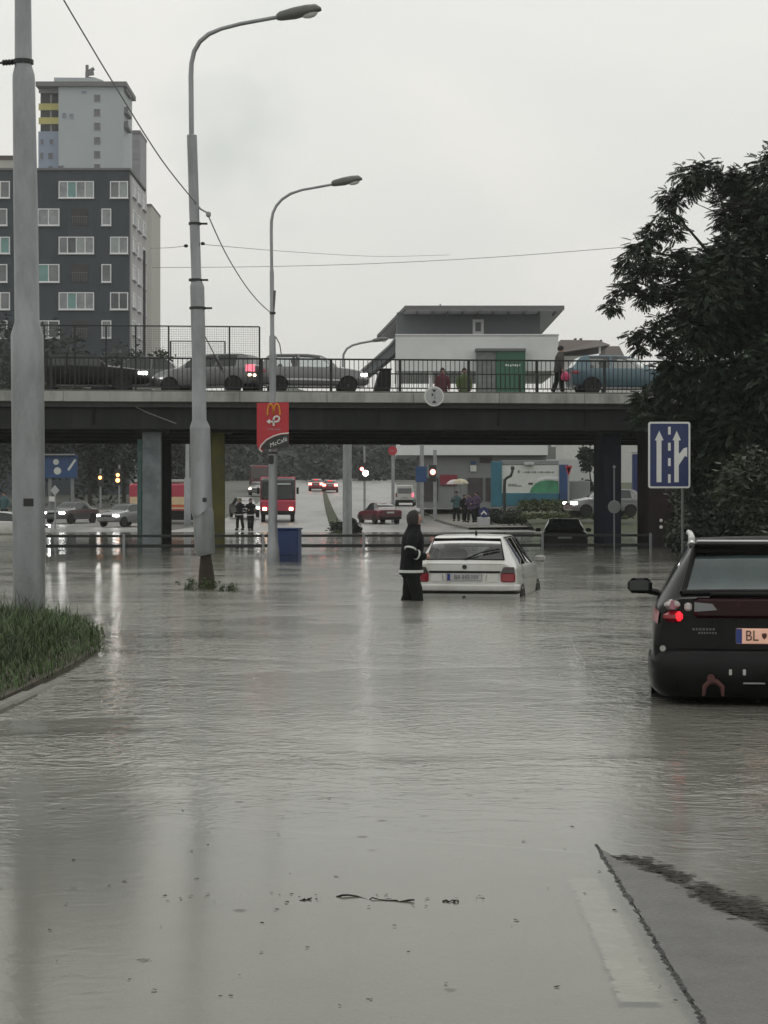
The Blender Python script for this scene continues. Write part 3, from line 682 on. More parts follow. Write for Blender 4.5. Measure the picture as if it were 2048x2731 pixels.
# ------------------------------------------------------------------ signs
def banner():
    d = 52.6; b = at(728, 1195, d)
    t = thing('banner_sign', 'red restaurant banner with yellow arches and a white arrow on the lamp pole', 'sign', b)
    s = d / F
    def q(px, py): return ((px - 728) * s, (1195 - py) * s)
    mb = MB(); mb.prism([q(685, 1075), q(685, 1186), q(689, 1197), q(696, 1204), q(700, 1204), q(702, 1199), q(770, 1193), q(770, 1073)][::-1], -.03, .03); part('panel', mb, 'sign_red', t)
    mb = MB(); arc = [q(770, 1158), q(750, 1160), q(730, 1166), q(712, 1176), q(699, 1189), q(697, 1196), q(702, 1199), q(770, 1193)]
    mb.prism(arc, -.038, -.031); part('black_corner', mb, 'sign_black', t)
    mb = MB(); a = [q(770, 1155.5), q(750, 1157), q(730, 1163), q(711, 1173), q(697, 1187), q(692, 1199), q(699, 1205)]
    mb.tube([(x, -.04, z) for x, z in a], .017, 6); part('swoosh', mb, 'sign_white', t)
    mb = MB()
    for sx in (-1, 1):
        pts = []
        for k in range(13):
            f = k / 12; ang = math.pi * f; pts.append(((730 + sx * 8.3 + 8.3 * math.cos(ang)) , 1107 - 29 * math.sin(ang) ** .8))
        mb.tube([((x - 728) * s, -.042, (1195 - y) * s) for x, y in pts], .022, 6)
    part('arches_emblem', mb, 'sign_yellow', t)
    mb = MB(); pts = [(730 + 0, 1134), (730, 1120), (730, 1113)]; loop = [(730, 1125), (730, 1117), (733, 1112), (738, 1110.5), (743, 1112), (745, 1117), (743, 1122.5), (738, 1125), (730, 1125.5), (720, 1125)]
    mb.tube([((x - 728) * s, -.043, (1195 - y) * s) for x, y in loop], .026, 6); mb.tube([((x - 728) * s, -.043, (1195 - y) * s) for x, y in ((730, 1120), (730, 1136))], .026, 6)
    mb.prism([q(711, 1124.5), q(720, 1117.5), q(720, 1131.5)][::-1], -.055, -.033); part('arrow_emblem', mb, 'sign_white', t)
    mb = MB()
    for k, w in enumerate((4, 3, 5, 3, 2, 5, 4, 5)):
        mb.box(((713 + k * 4.4 - 728 + w / 2) * s, -.034, (1195 - 1144.5 - (k % 2)) * s), (w * s * .8, .006, 4.5 * s))
    part('small_print', mb, 'lens_pink', t)
    lettering('McCafé', .155, 'sign_white', t, ((742 - 728) * s, -.044, (1195 - 1180) * s), rot=R(-22), shear=.25)
banner()
def lane_sign():
    d = 48; s = d / F; b = at(1821, 1450, d); b.z = 0
    t = thing('lane_sign', 'blue lane sign with two white arrows and a right branch, by the tree', 'sign', b)
    cx, cz = (1784.5 - 1821) * s, wz(1213.5, d); w, h = 112 * s, 177 * s
    def rr(w, h, r, n=5):
        out = []
        for sx, sz, a0 in ((1, 1, 0), (-1, 1, 90), (-1, -1, 180), (1, -1, 270)):
            for k in range(n + 1):
                a = R(a0 + 90 * k / n); out.append((cx + sx * (w / 2 - r) + r * math.cos(a), cz + sz * (h / 2 - r) + r * math.sin(a)))
        return out
    mb = MB(); mb.prism(rr(w, h, .06)[::-1], -.02, .01); part('sign_rim', mb, 'sign_white', t)
    mb = MB(); mb.prism(rr(w - 10 * s, h - 10 * s, .035)[::-1], -.026, -.0205); part('sign_panel', mb, 'sign_blue', t)
    def px(x, y): return ((x - 1821) * s, wz(y, d))
    def arrow(poly): mb = MB(); mb.prism([px(*p) for p in poly], -.032, -.0265); part('arrow', mb, 'sign_white', t)
    arrow([(1757.5, 1149), (1769, 1174), (1763.5, 1175), (1763.5, 1286), (1750.5, 1286), (1750.5, 1175), (1746, 1174)])
    arrow([(1804, 1149), (1815, 1174), (1809.5, 1175), (1809.5, 1207), (1812, 1210), (1822, 1196), (1832, 1193), (1832, 1219), (1826, 1216), (1809.5, 1241), (1809.5, 1286), (1797.5, 1286), (1797.5, 1175), (1793, 1174)])
    for y0, y1 in ((1138, 1159), (1181, 1202), (1222, 1243), (1265, 1288)):
        mb = MB(); mb.prism([px(1781, y0), px(1788, y0), px(1788, y1), px(1781, y1)][::-1], -.032, -.0265); part('lane_dash', mb, 'sign_white', t)
    mb = MB(); mb.tube([(0, .04, -.5), (0, .04, cz + h * .42)], .035, 10); part('post', mb, 'lamp_grey', t, 40)
lane_sign()
def round_sign():
    p = at(1157, 1058, 69.2); t = thing('width_sign', 'round white clearance sign with black triangles fixed on the bridge edge', 'sign', p - Vector((0, .25, 0)), BA)
    r = .335
    mb = MB(); mb.lathe([(r, 0), (r, .02)], (0, -.02, 0), 'Y', 28); part('rim', mb, 'sign_white', t)
    mb = MB(); mb.lathe([(r * .86, 0), (r * .86, .006)], (0, -.027, 0), 'Y', 28); part('disc', mb, 'plate_white', t)
    for s_ in (1, -1):
        mb = MB(); mb.prism([(-.085, s_ * .225), (.085, s_ * .225), (0, s_ * .13)][::-s_], -.034, -.0275); part('triangle_mark', mb, 'sign_black', t)
    mb = MB(); mb.box((-.06, -.03, .055), (.05, .006, .085)); part('digit_mark', mb, 'sign_black', t)
    mb = MB(); mb.box((.02, -.03, .03), (.035, .006, .06)); mb.box((.02, -.03, -.055), (.06, .006, .05)); part('digit_mark', mb, 'sign_grey', t)
    mb = MB(); mb.box((0, .1, .15), (.05, .2, .05)); part('bracket', mb, 'black_metal', t)
round_sign()
def back_sign():
    d = 65; b = at(1638, 1470, d); b.z = 0
    t = thing('road_sign', 'grey back of a round road sign on a thin post before the navy pier', 'sign', b)
    mb = MB(); mb.lathe([(.19, 0), (.205, .01), (.19, .02)], (0, -.05, wz(1352, d)), 'Y', 24)
    part('disc', mb, 'sign_grey', t); mb = MB(); mb.tube([(0, 0, -.5), (0, 0, wz(1240, d))], .022, 8); part('post', mb, 'sign_grey', t)
    mb = MB(); mb.lathe([(.0, -.06), (.06, 0), (.0, .06)], (0, 0, wz(1246, d)), 'Z', 8); part('finial', mb, 'sign_grey', t)
back_sign()
def blue_bin():
    d = 54; b = at(771, 1488, d); b.z = 0
    t = thing('blue_bin', 'dark blue box bin standing in the water against the banner pole', 'bin', b, R(-8))
    w = 58 / F * d; z = wz(1412, d)
    mb = MB(); mb.rbox((0, 0, (z - .5) / 2), (w, .55, z + .5), .03); part('bin_body', mb, 'blue_paint', t)
    mb = MB(); mb.rbox((0, 0, z + .02), (w + .05, .6, .05), .015); part('lid', mb, 'blue_paint', t)
    mb = MB(); mb.rbox((0, -.285, z * .55), (w * .82, .012, z * .7), .01); part('front_panel', mb, 'blue_paint', t)
blue_bin()
def post_sign(name, label, cat, px, py_base, d, py_top, elems, r=.05, m='pole_paint', z=None):
    b = at(px, py_base, d); b.z = gz(d) if z is None else z
    t = thing(name, label, cat, b); mb = MB(); mb.tube([(0, 0, -.1), (0, 0, wz(py_top, d) - b.z)], r, 8); part('post', mb, m, t)
    for kind, x, y, w, h, mm in elems:
        p = at(x, y, d) - b; s = d / F; mb = MB()
        if kind == 'disc': mb.lathe([(w / 2 * s, -.03), (w / 2 * s, .03)], p + Vector((0, -.12, 0)), 'Y', 16); part('sign_disc', mb, mm, t)
        elif kind == 'tri': mb.prism([(p.x - w / 2 * s, p.z + h / 2 * s), (p.x + w / 2 * s, p.z + h / 2 * s), (p.x, p.z - h / 2 * s)][::-1], -.12, -.09); part('sign_panel', mb, mm, t)
        elif kind == 'dia': mb.prism([(p.x - w / 2 * s, p.z), (p.x, p.z + h / 2 * s), (p.x + w / 2 * s, p.z), (p.x, p.z - h / 2 * s)][::-1], -.12, -.09); part('sign_panel', mb, mm, t)
        elif kind == 'lamp':
            mb.lathe([(w / 2 * s * .6, -.06), (w / 2 * s, 0), (w / 2 * s * .7, .05)], p + Vector((0, -.26, 0)), 'Y', 12); part('lamp_lens', mb, mm, t)
        else: mb.rbox(p + Vector((0, -.13, 0)), (w * s, .12 if kind == 'box' else .05, h * s), .02); part('housing' if kind == 'box' else 'sign_panel', mb, mm, t)
    return t
post_sign('traffic_light', 'red traffic light glowing on its pole beside the grey shop wall', 'traffic light', 1160, 1345, 140, 1200, [('box', 1154, 1262, 20, 44, 'sign_black'), ('lamp', 1154, 1259, 15, 15, 'lit_signal')], .12)
post_sign('traffic_light', 'traffic light with a red and a white lamp above the road centre', 'traffic light', 972, 1320, 150, 1190, [('box', 968, 1258, 22, 48, 'sign_black'), ('lamp', 965, 1251, 10, 10, 'lit_signal'), ('lamp', 975, 1262, 15, 9, 'lit_white')], .08)
post_sign('traffic_light', 'amber traffic light low at the left under the bridge', 'traffic light', 268, 1330, 170, 1250, [('box', 268, 1280, 16, 34, 'sign_black'), ('lamp', 268, 1274, 9, 9, 'lit_orange')], .08)
post_sign('traffic_light', 'double amber signal left of the graffiti pier', 'traffic light', 318, 1330, 172, 1240, [('box', 315, 1272, 18, 44, 'sign_black'), ('lamp', 315, 1267, 9, 9, 'lit_orange'), ('lamp', 315, 1281, 11, 11, 'lit_orange')], .08)
post_sign('direction_sign', 'blue lane board on a tall post in front of the shop', 'sign', 1125, 1330, 136, 1185, [('flat', 1123, 1265, 30, 42, 'billboard_blue')], .13)
post_sign('road_sign', 'post topped by a red round sign at the left end of the shop', 'sign', 1048, 1330, 138, 1195, [('disc', 1047, 1202, 24, 24, 'sign_red'), ('flat', 1047, 1203, 12, 6, 'lens_pink')], .11)
post_sign('road_sign', 'pale inverted triangle sign at the right edge of the billboard', 'sign', 1516, 1340, 132, 1245, [('tri', 1516, 1256, 20, 28, 'sign_red'), ('tri', 1516.2, 1255, 11, 16, 'sign_white')], .06)
post_sign('road_sign', 'diamond warning board by the dark hedge at the left', 'sign', 147, 1345, 120, 1296, [('dia', 147, 1308, 24, 28, 'plate_white'), ('flat', 139, 1331, 15, 14, 'sign_white')], .05)
post_sign('road_sign', 'small pale blue sign beside the maroon pier', 'sign', 1806, 1400, 75, 1300, [('flat', 1802, 1317, 12, 24, 'sign_grey'), ('flat', 1800, 1337, 20, 8, 'plate_white')], .02, z=0)
def keep_sign():
    t = post_sign('keep_sign', 'round blue arrow sign above a pale traffic bollard', 'sign', 1290, 1403, 122, 1352, [('disc', 1290, 1366, 28, 28, 'sign_blue')], .05)
    d = 122; b = t.location; s = d / F
    def px(x, y): p = at(x, y, d) - b; return (p.x, p.z)
    mb = MB(); mb.prism([px(1281, 1371), px(1290, 1361), px(1299, 1371), px(1296, 1373), px(1290, 1367), px(1284, 1373)][::-1], -.17, -.151); part('arrow', mb, 'sign_white', t)
    mb = MB(); mb.rbox((0, .1, .3), (.75, .5, .75), .06); part('bollard', mb, 'plate_white', t)
keep_sign()

# ------------------------------------------------------------------ buildings
def window(parent, c, w, h, n, m_panes, frame='window_white', axis='x', dep=.12, bar=.10):
    """frame with n panes; c is the centre on the wall face, looking along -y (axis x) or +x (axis y)"""
    fr = MB(); cx, cy_, cz = c
    def bx(mb, a, z, ww, hh, t, off):
        if axis == 'x': mb.box((cx + a, cy_ - off, cz + z), (ww, t, hh))
        else: mb.box((cx + off, cy_ + a, cz + z), (t, ww, hh))
    for s_ in (-1, 1):
        bx(fr, s_ * (w / 2 - bar / 2), 0, bar, h, dep, dep / 2); bx(fr, 0, s_ * (h / 2 - bar / 2), w - 2 * bar - .004, bar, dep - .004, dep / 2)
    for k in range(1, n): bx(fr, -w / 2 + w * k / n, 0, bar * .9, h - 2 * bar - .004, dep - .008, dep / 2)
    o = part('window', fr, frame, parent)
    if frame == 'window_white': mb = MB(); bx(mb, 0, -h / 2 - .06, w + .12, .07, .26, .13); part('sill', mb, 'soffit', o)
    for k in range(n):
        mb = MB(); bx(mb, -w / 2 + w * (k + .5) / n, 0, w / n - bar, h - bar * 1.5, .03, .02); part('pane', mb, m_panes[k % len(m_panes)], o)
    return o
def dark_flats():
    d = 220; s = d / F; xr = wx(345, d); zt = wz(455, d); base = Vector((xr, d, gz(d)))
    t = thing('apartment_building', 'dark grey apartment block with white framed windows behind the bridge', 'building', base)
    def X(px): return (px - 345) * s
    def Z(py): return wz(py, d) - base.z
    mb = MB(); mb.box((X(345) - 20, 7.2, (zt - base.z) / 2), (40, 14.4, zt - base.z)); part('wall', mb, 'facade_dark', t)
    mb = MB(); mb.box((X(345) - 20, 7.2, zt - base.z + .12), (40.3, 14.8, .24)); part('parapet', mb, 'slab_grey', t)
    mb = MB(); mb.box((.11, 7.3, (zt - base.z) / 2 - .2), (.2, 14.2, zt - base.z - .6)); part('side_wall', mb, 'facade_pale', t)
    PR = random.Random(21); PP = ['pane_grey', 'pane_pale', 'pane_dark', 'curtain', 'pane_pale', 'pane_grey']; rp_ = lambda n: [PR.choice(PP) for _ in range(n)]
    rowsA = [(484, 529), (632, 677), (780, 826)]; rowsB = [(557, 602), (705, 753), (855, 902)]
    for i, (a, b) in enumerate(rowsA):
        cz, h = Z((a + b) / 2), (b - a) * s
        window(t, (X(204), 0, cz), 94 * s, h, 4, ([PR.choice(PP), 'pane_teal', 'pane_pale', PR.choice(PP)] if i != 1 else rp_(4))); window(t, (X(318), 0, cz), 48 * s, h, 2, rp_(2) if i < 2 else ['pane_dark'])
        window(t, (X(2), 0, cz), 50 * s, h, 2, ['pane_dark', 'pane_grey'] if i != 1 else ['pane_grey', 'pane_teal'])
    for i, (a, b) in enumerate(rowsB):
        cz, h = Z((a + b) / 2), (b - a) * s
        window(t, (X(130), 0, cz), 58 * s, h, 2, ['pane_teal' if i == 1 else 'pane_pale', PR.choice(PP)]); window(t, (X(284), 0, cz), 26 * s, h, 1, rp_(1))
        o = MB(); o.box((X(213), .05, cz), (46 * s, .14, h)); p = part('balcony_door', o, 'shade_dark', t)
        o = MB()
        for k in range(9): o.box((X(213) + (k - 4) * .19, -.12, cz - h * .22), (.07, .05, h * .5))
        o.box((X(213), -.12, cz + h * .04), (46 * s, .06, .07)); part('balcony_grille', o, 'slab_grey', t)
        window(t, (X(5), 0, cz), 30 * s, h, 1, ['pane_grey'])
    for k in range(7):
        cz = Z(500 + k * 74)
        for j in range(3): window(t, (.212, 2.4 + j * 4.6, cz), 2.9, 1.6, 2, rp_(2), axis='y', dep=.08)
dark_flats()
def towers():
    d = 407; s = d / F; b = Vector((wx(215, d), d, gz(d)))
    t = thing('tower_block', 'tall pale grey tower block with yellow balconies and a rooftop aerial', 'building', b)
    X = lambda px: (px - 215) * s
    Z = lambda py: wz(py, d) - b.z
    ht = Z(230)
    mb = MB(); mb.box((X(243), 7, ht / 2), (173 * s, 14, ht)); part('wall', mb, 'tower_wall', t)
    mb = MB(); mb.box((X(127), 8, Z(346) / 2), (58 * s, 12, Z(346))); part('blue_wall', mb, 'tower_blue', t)
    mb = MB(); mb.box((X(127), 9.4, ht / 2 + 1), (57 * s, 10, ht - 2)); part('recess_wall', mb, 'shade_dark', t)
    mb = MB(); mb.box((X(218), 7, ht + .3), (242 * s, 15.5, .9)); part('roof_slab', mb, 'slab_grey', t)
    mb = MB(); mb.box((X(330), 5, ht - .2), (14 * s, 8, 1.2)); part('roof_corner', mb, 'slab_grey', t)
    mb = MB(); mb.box((X(128), 2.2, Z(236)), (58 * s, .3, 14 * s)); part('balcony_lintel', mb, 'tower_mauve', t)
    for py, m in ((281, 'balcony_yellow'), (318.5, 'balcony_yellow')):
        mb = MB(); mb.rbox((X(128), 1.8, Z(py)), (57 * s, .3, 18 * s), .04); part('balcony_front', mb, m, t)
    for py in (258, 299, 336):
        mb = MB(); mb.box((X(131), 2.5, Z(py)), (5 * s, .5, 22 * s)); part('balcony_post', mb, 'tower_mauve', t)
    for i, py in enumerate((263, 301, 338, 376, 413, 448)): window(t, (X(259.5), 0, Z(py)), 17 * s, 20 * s, 1, ['slab_grey'], frame='tower_mauve', bar=.12)
    for px, py, w, h in ((172, 309, 11, 14), (191, 311, 11, 14), (133, 374, 12, 16), (108, 374, 10, 16), (131, 412, 15, 20), (107, 412, 10, 20), (131, 445, 14, 14), (162, 446, 18, 9), (225, 247, 14, 8)):
        f = 2.0 if px < 155 else 0; window(t, (X(px), f, Z(py)), w * s, h * s, 1, ['slab_grey'] if px < 200 and py > 330 else ['tower_mauve'], frame='tower_blue', bar=.12)
    for py in (292, 330):
        mb = MB(); mb.box((X(334), 4, Z(py + 6)), (13 * s, 6, .5)); mb.box((X(334), 1.2, Z(py - 2)), (13 * s, .3, 1.1)); part('side_balcony', mb, 'slab_grey', t)
    mb = MB(); mb.prism([(X(138), ht + .8), (X(284), ht + .8), (X(268), Z(206)), (X(250), Z(200)), (X(138), Z(199))], 3, 10); p = part('penthouse', mb, 'tower_wall', t)
    for px in (188, 209):
        mb = MB(); mb.box((X(px), 2.9, Z(217)), (8 * s, .2, 14 * s)); part('penthouse_door', mb, 'tower_mauve', p)
    mb = MB(); mb.tube([(X(221), 6, Z(205)), (X(221), 6, Z(157))], .32, 6); mb.tube([(X(223), 6, Z(176)), (X(240), 6, Z(166))], .35, 6); mb.tube([(X(223), 6, Z(180)), (X(239), 6, Z(178))], .5, 6); mb.tube([(X(224), 6, Z(190)), (X(246), 6, Z(193))], .12, 6); mb.box((X(221), 6, Z(188)), (8 * s, 1, 22 * s)); part('roof_aerial', mb, 'slab_grey', t)
    d = 450; s = d / F; b = Vector((wx(350, d), d, gz(d)))
    t = thing('tower_block', 'narrow mauve grey tower block just right of the tall pale tower', 'building', b)
    h = wz(356, d) - b.z
    mb = MB(); mb.box((6 * s, 6, h / 2), (36 * s, 12, h)); part('wall', mb, 'tower_mauve', t); mb = MB(); mb.box((-18 * s, 6.3, h / 2), (13 * s, 12, h - .3)); part('stair_bay', mb, 'tower_blue', t)
    mb = MB(); mb.box((0, 6, h + .3), (50 * s, 12.6, .6)); part('roof_slab', mb, 'slab_grey', t)
    for k in range(6): window(t, (9 * s, 0, h - 2.2 - k * 2.8), 16 * s, 1.5, 2, ['tower_mauve'], frame='tower_mauve', bar=.12)
    d = 300; s = d / F; b = Vector((wx(391, d), d, gz(d)))
    t = thing('tower_block', 'slim beige block end behind the dark thin pole', 'building', b)
    h = wz(550, d) - b.z; mb = MB(); mb.box((0, 6, h / 2), (26 * s, 12, h)); part('wall', mb, 'tower_beige', t); mb = MB(); mb.box((0, 6, h + .15), (27.5 * s, 12.4, .3)); part('roof_slab', mb, 'slab_grey', t)
    d = 320; s = d / F; b = Vector((wx(-20, d), d, gz(d)))
    t = thing('apartment_building', 'brownish block top showing left of the nearest pole', 'building', b)
    h = wz(426, d) - b.z; mb = MB(); mb.box((0, 6, h / 2), (112 * s, 12, h)); part('wall', mb, 'tower_beige', t); mb = MB(); mb.box((0, 6, h + .3), (114 * s, 12.4, .6)); part('roof_slab', mb, 'brown_roof', t)
towers()
def shop():
    d = 150; s = d / F; b = Vector((wx(1055, d), d, gz(d)))
    t = thing('shop_building', 'grey and white retail building with a wide overhanging flat roof', 'building', b)
    X = lambda px: (px - 1055) * s
    Z = lambda py: wz(py, d) - b.z
    zt = Z(815)
    # roof slab with overhang, soffit battens
    x0, x1, xf = X(1080), X(1505), wx(1005, 176) - b.x
    mb = MB(); mb.zprism([(x0, 0), (x1, 0), (x1, 26), (xf, 26)], zt - .28, zt); part('roof', mb, 'slab_grey', t)
    mb = MB(); mb.zprism([(x0 + .1, .1), (x1 - .1, .1), (x1 - .1, 25.9), (xf + .1, 25.9)], zt - .34, zt - .285); part('soffit', mb, 'soffit', t)
    for k in range(10):
        mb = MB(); mb.box((x0 + .9 + k * 1.12, 1.55, zt - .42), (.10, 2.9, .15)); part('batten', mb, 'slab_grey', t)
    d2 = 3.2; X2 = lambda px: wx(px, d + d2) - b.x
    mb = MB(); mb.box(((X2(1058) + X2(1440)) / 2, d2 + 10, (Z(890) + zt) / 2 - .3), (X2(1440) - X2(1058), 20, zt - Z(890) + .2)); part('upper_wall', mb, 'shop_grey', t)
    cz = wz(872, d + d2) - b.z; window(t, (X2(1275), d2, cz), 30 * s, 40 * s, 1, ['shop_grey'], frame='soffit', bar=.2)
    mb = MB(); mb.box(((X(1055) + X(1492)) / 2, 9, (Z(987) + Z(891)) / 2), (437 * s, 16, Z(891) - Z(987))); part('white_storey', mb, 'shop_white', t)
    mb = MB(); mb.box(((X(1055) + X(1492)) / 2, 9, Z(890)), (440 * s, 16.2, .10)); part('coping', mb, 'soffit', t)
    for px in (1062, 1150, 1237, 1480):
        mb = MB(); mb.box((X(px), 1.6, (Z(1190) + Z(987)) / 2), (.3, .3, Z(987) - Z(1190) - .02)); part('column', mb, 'window_white', t)
    mb = MB(); mb.box((X(1297), .55, Z(1000)), (54 * s, .9, 132 * s)); part('dark_entrance', mb, 'print_grey', t)
    o = MB(); o.box((X(1362), .5, Z(1000)), (78 * s, 1.1, 134 * s)); o = part('green_panel', o, 'shop_green', t)
    mb = MB(); mb.box((X(1335), .4, Z(933)), (134 * s, 1.3, .18)); part('entrance_lintel', mb, 'slab_grey', t)
    mb = MB()
    for k, w in enumerate((7, 4, 5, 4, 6, 5, 3)): mb.box((X(1350 + k * 6) , -.06, Z(974 + (k % 3) * .6)), (w * s * .7, .02, 5 * s))
    part('panel_print', mb, 'shop_white', o)
    mb = MB(); mb.box(((X(1118) + X(1458)) / 2, 6.5, Z(1300) / 2 + Z(1212) / 2), (340 * s, 12, Z(1212) - Z(1300) + 3)); part('ground_wall', mb, 'shop_wall', t)
    mb = MB(); mb.box(((X(1056) + X(1460)) / 2, 6.2, (Z(1190) + Z(1212)) / 2), (404 * s, 13, Z(1186) - Z(1212))); part('canopy_band', mb, 'shop_white', t)
    mb = MB(); mb.box(((X(1460) + X(1620)) / 2, 16, Z(1290)), (160 * s, 8, 150 * s)); part('rear_wing', mb, 'shop_white', t)
    for px, w in ((1122, 46), (1248, 40), (1296, 34)):
        o = MB(); o.box((X(px) + w * s / 2, .47, Z(1305)), (w * s, .12, 62 * s)); part('shop_window', o, 'shade_dark', t)
    mb = MB(); mb.rbox((X(1197), .4, Z(1280)), (46 * s, .14, 28 * s), .02); part('red_poster', mb, 'car_red', t)
    mb = MB(); mb.rbox((X(1263), .4, Z(1249)), (17 * s, .12, 17 * s), .02); part('white_notice', mb, 'print_white', t)
    mb = MB(); mb.rbox((X(1263), .4, Z(1234)), (14 * s, .12, 8 * s), .02); part('blue_notice', mb, 'billboard_blue', t)
    mb = MB(); mb.rbox((X(1296), .4, Z(1226)), (30 * s, .12, 14 * s), .02); part('dark_notice', mb, 'shade_dark', t)
    # covered ramp climbing to the white storey
    mb = MB(); pts = [(962, 1010), (962, 988), (1040, 918), (1056, 898), (1056, 935), (1012, 972)]
    mb.prism([(X(x), Z(y)) for x, y in pts], 2, 7); p = part('sloped_walkway', mb, 'shop_grey', t)
    mb = MB(); mb.tube([(X(962), 1.9, Z(986)), (X(1040), 1.9, Z(916)), (X(1056), 1.9, Z(896))], .1, 6); part('handrail', mb, 'sign_grey', p)
    mb = MB(); mb.tube([(X(1180), 6, zt), (X(1180), 6, zt + .7)], .05, 6); part('roof_mast', mb, 'slab_grey', t)
shop()
def house():
    d = 200; s = d / F; b = Vector((wx(1560, d), d, gz(d)))
    t = thing('house', 'house with a dark brown hipped roof right of the retail building', 'building', b)
    X = lambda px: (px - 1560) * s
    Z = lambda py: wz(py, d) - b.z
    mb = MB(); mb.box((X(1560), 5, Z(948) / 2), (112 * s, 9, Z(948))); part('wall', mb, 'white_wall', t)
    mb = MB(); vs_ = [(X(1480), -1, Z(944)), (X(1625), -1, Z(922)), (X(1625), 11, Z(922)), (X(1480), 11, Z(944)), (X(1500), 2, Z(902)), (X(1600), 2, Z(903)), (X(1600), 8, Z(903)), (X(1500), 8, Z(902))]
    mb.add(vs_, [(3, 2, 1, 0), (4, 5, 6, 7), (0, 1, 5, 4), (1, 2, 6, 5), (2, 3, 7, 6), (3, 0, 4, 7)]); r = part('roof', mb, 'brown_roof', t)
    for px in (1544, 1559):
        mb = MB(); mb.box((X(px), 4, Z(899)), (6 * s, .8, 10 * s)); part('chimney', mb, 'brown_roof', r)
    mb = MB(); mb.box((X(1598), -.4, Z(934)), (5 * s, .3, 20 * s)); part('roof_post', mb, 'window_white', t)
    d = 210; b = Vector((wx(1660, d), d, gz(d))); t = thing('house', 'low house with stepped dark roof partly behind the blue car', 'building', b)
    s = d / F; z = wz(935, d) - b.z; mb = MB(); mb.box((0, 4, z / 2 - .5), (90 * s, 8, z - 1)); part('wall', mb, 'white_wall', t); mb = MB(); mb.box((-22 * s, 4, z), (50 * s, 9, 1.1), taper=(.7, .6)); part('roof', mb, 'brown_roof', t)
    mb = MB(); mb.box((-50 * s, 3, z + .6), (6 * s, .9, 1.4)); part('chimney', mb, 'brown_roof', t)
house()
def billboard():
    d = 138; s = d / F; b = Vector((wx(1410, d), d, gz(d)))
    t = thing('billboard', 'blue framed roadside billboard with a white poster of a green car', 'billboard', b)
    X = lambda px: (px - 1410) * s
    Z = lambda py: wz(py, d) - b.z
    mb = MB(); mb.rbox((X(1324), .2, (Z(1232) + Z(1350)) / 2), (28 * s, .8, 120 * s), .03); part('frame_column', mb, 'billboard_teal', t)
    mb = MB(); mb.rbox((X(1503), .2, (Z(1240) + Z(1350)) / 2), (24 * s, .8, 112 * s), .03); part('frame_column', mb, 'billboard_blue', t)
    mb = MB(); mb.rbox((X(1414), .2, Z(1332)), (152 * s, .7, 34 * s), .03); part('frame_base', mb, 'billboard_teal', t)
    mb = MB(); mb.rbox((X(1414), .3, Z(1234)), (152 * s, .5, 12 * s), .03); part('frame_top', mb, 'sign_grey', t)
    mb = MB(); mb.rbox((X(1410), -.25, Z(1237)), (26 * s, .3, 8 * s), .03); part('lamp_box', mb, 'plate_white', t)
    mb = MB(); mb.box((X(1412), 0, Z(1278)), (158 * s, .1, 74 * s)); p = part('poster', mb, 'print_white', t)
    mb = MB(); mb.prism([(X(x), Z(y)) for x, y in ((1412, 1314), (1418, 1300), (1428, 1290), (1440, 1284), (1455, 1281), (1472, 1281), (1488, 1283), (1490, 1314))][::-1], -.075, -.052); part('poster_car', mb, 'print_green', p)
    mb = MB(); mb.prism([(X(x), Z(y)) for x, y in ((1424, 1288), (1436, 1275), (1455, 1270), (1490, 1271), (1490, 1279), (1455, 1278), (1440, 1281))][::-1], -.085, -.077); part('poster_roof', mb, 'soffit', p)
    mb = MB(); mb.box((X(1415), -.065, Z(1290)), (12 * s, .02, 5 * s)); part('poster_mirror', mb, 'sign_black', p)
    mb = MB()
    for k in range(14): mb.box((X(1397 + k * 6), -.06, Z(1259.5)), ((3 + (k * 7) % 3) * s, .01, (3 + (k % 3)) * s))
    mb.box((X(1383), -.06, Z(1258)), (5 * s, .01, 7 * s)); part('poster_heading', mb, 'print_grey', p)
    mb = MB()
    for k in range(8): mb.box((X(1357 + k * 4.6), -.06, Z(1294 + (k > 4) * 2)), (3.4 * s, .01, (7 - (k > 4) * 3) * s))
    part('poster_text', mb, 'sign_grey', p)
    # the dark curved lamp in front of it
    b2 = Vector((wx(1346, 130), 130, gz(130))); l = thing('park_lamp', 'black curved lamp post standing before the billboard', 'street lamp', b2)
    q = lambda x, y: at(x, y, 130) - b2
    mb = MB(); mb.tube([(0, 0, -.2), q(1345, 1300), q(1346, 1280), q(1352, 1274), q(1362, 1269), q(1366, 1258), q(1367, 1250)], [.1, .1, .1, .09, .09, .08, .07], 8); part('post', mb, 'sign_black', l, 60)
    mb = MB(); mb.lathe([(.05, -.12), (.13, -.05), (.12, .1), (.03, .16)], q(1367, 1249), 'Z', 10); part('lantern', mb, 'sign_black', l)
    mb = MB(); mb.rbox((X(1545), 2, Z(1310)), (62 * s, 3, 56 * s), .05); k = part('grey_kiosk', mb, 'shop_wall'); k.name = 'kiosk'; k.location = b; tag(k, 'plain grey kiosk box right of the billboard', 'kiosk')
    # left blue poster board
    d2 = 165; b3 = Vector((wx(162, d2), d2, gz(d2))); s2 = d2 / F
    t2 = thing('billboard', 'blue lit advert board with pale figure at the far left under the bridge', 'billboard', b3)
    Zz = lambda py: wz(py, d2) - b3.z
    mb = MB(); mb.rbox((0, 0, Zz(1244)), (88 * s2, .25, 62 * s2), .03); p = part('board', mb, 'billboard_blue', t2)
    mb = MB(); mb.rbox((-10 * s2, -.25, Zz(1213)), (96 * s2, .7, 4 * s2), .02); part('lamp_rail', mb, 'sign_grey', t2)
    for x in (-30, 30): mb = MB(); mb.tube([(x * s2, .2, 0), (x * s2, .2, Zz(1240))], .14, 8); part('post', mb, 'sign_grey', t2)
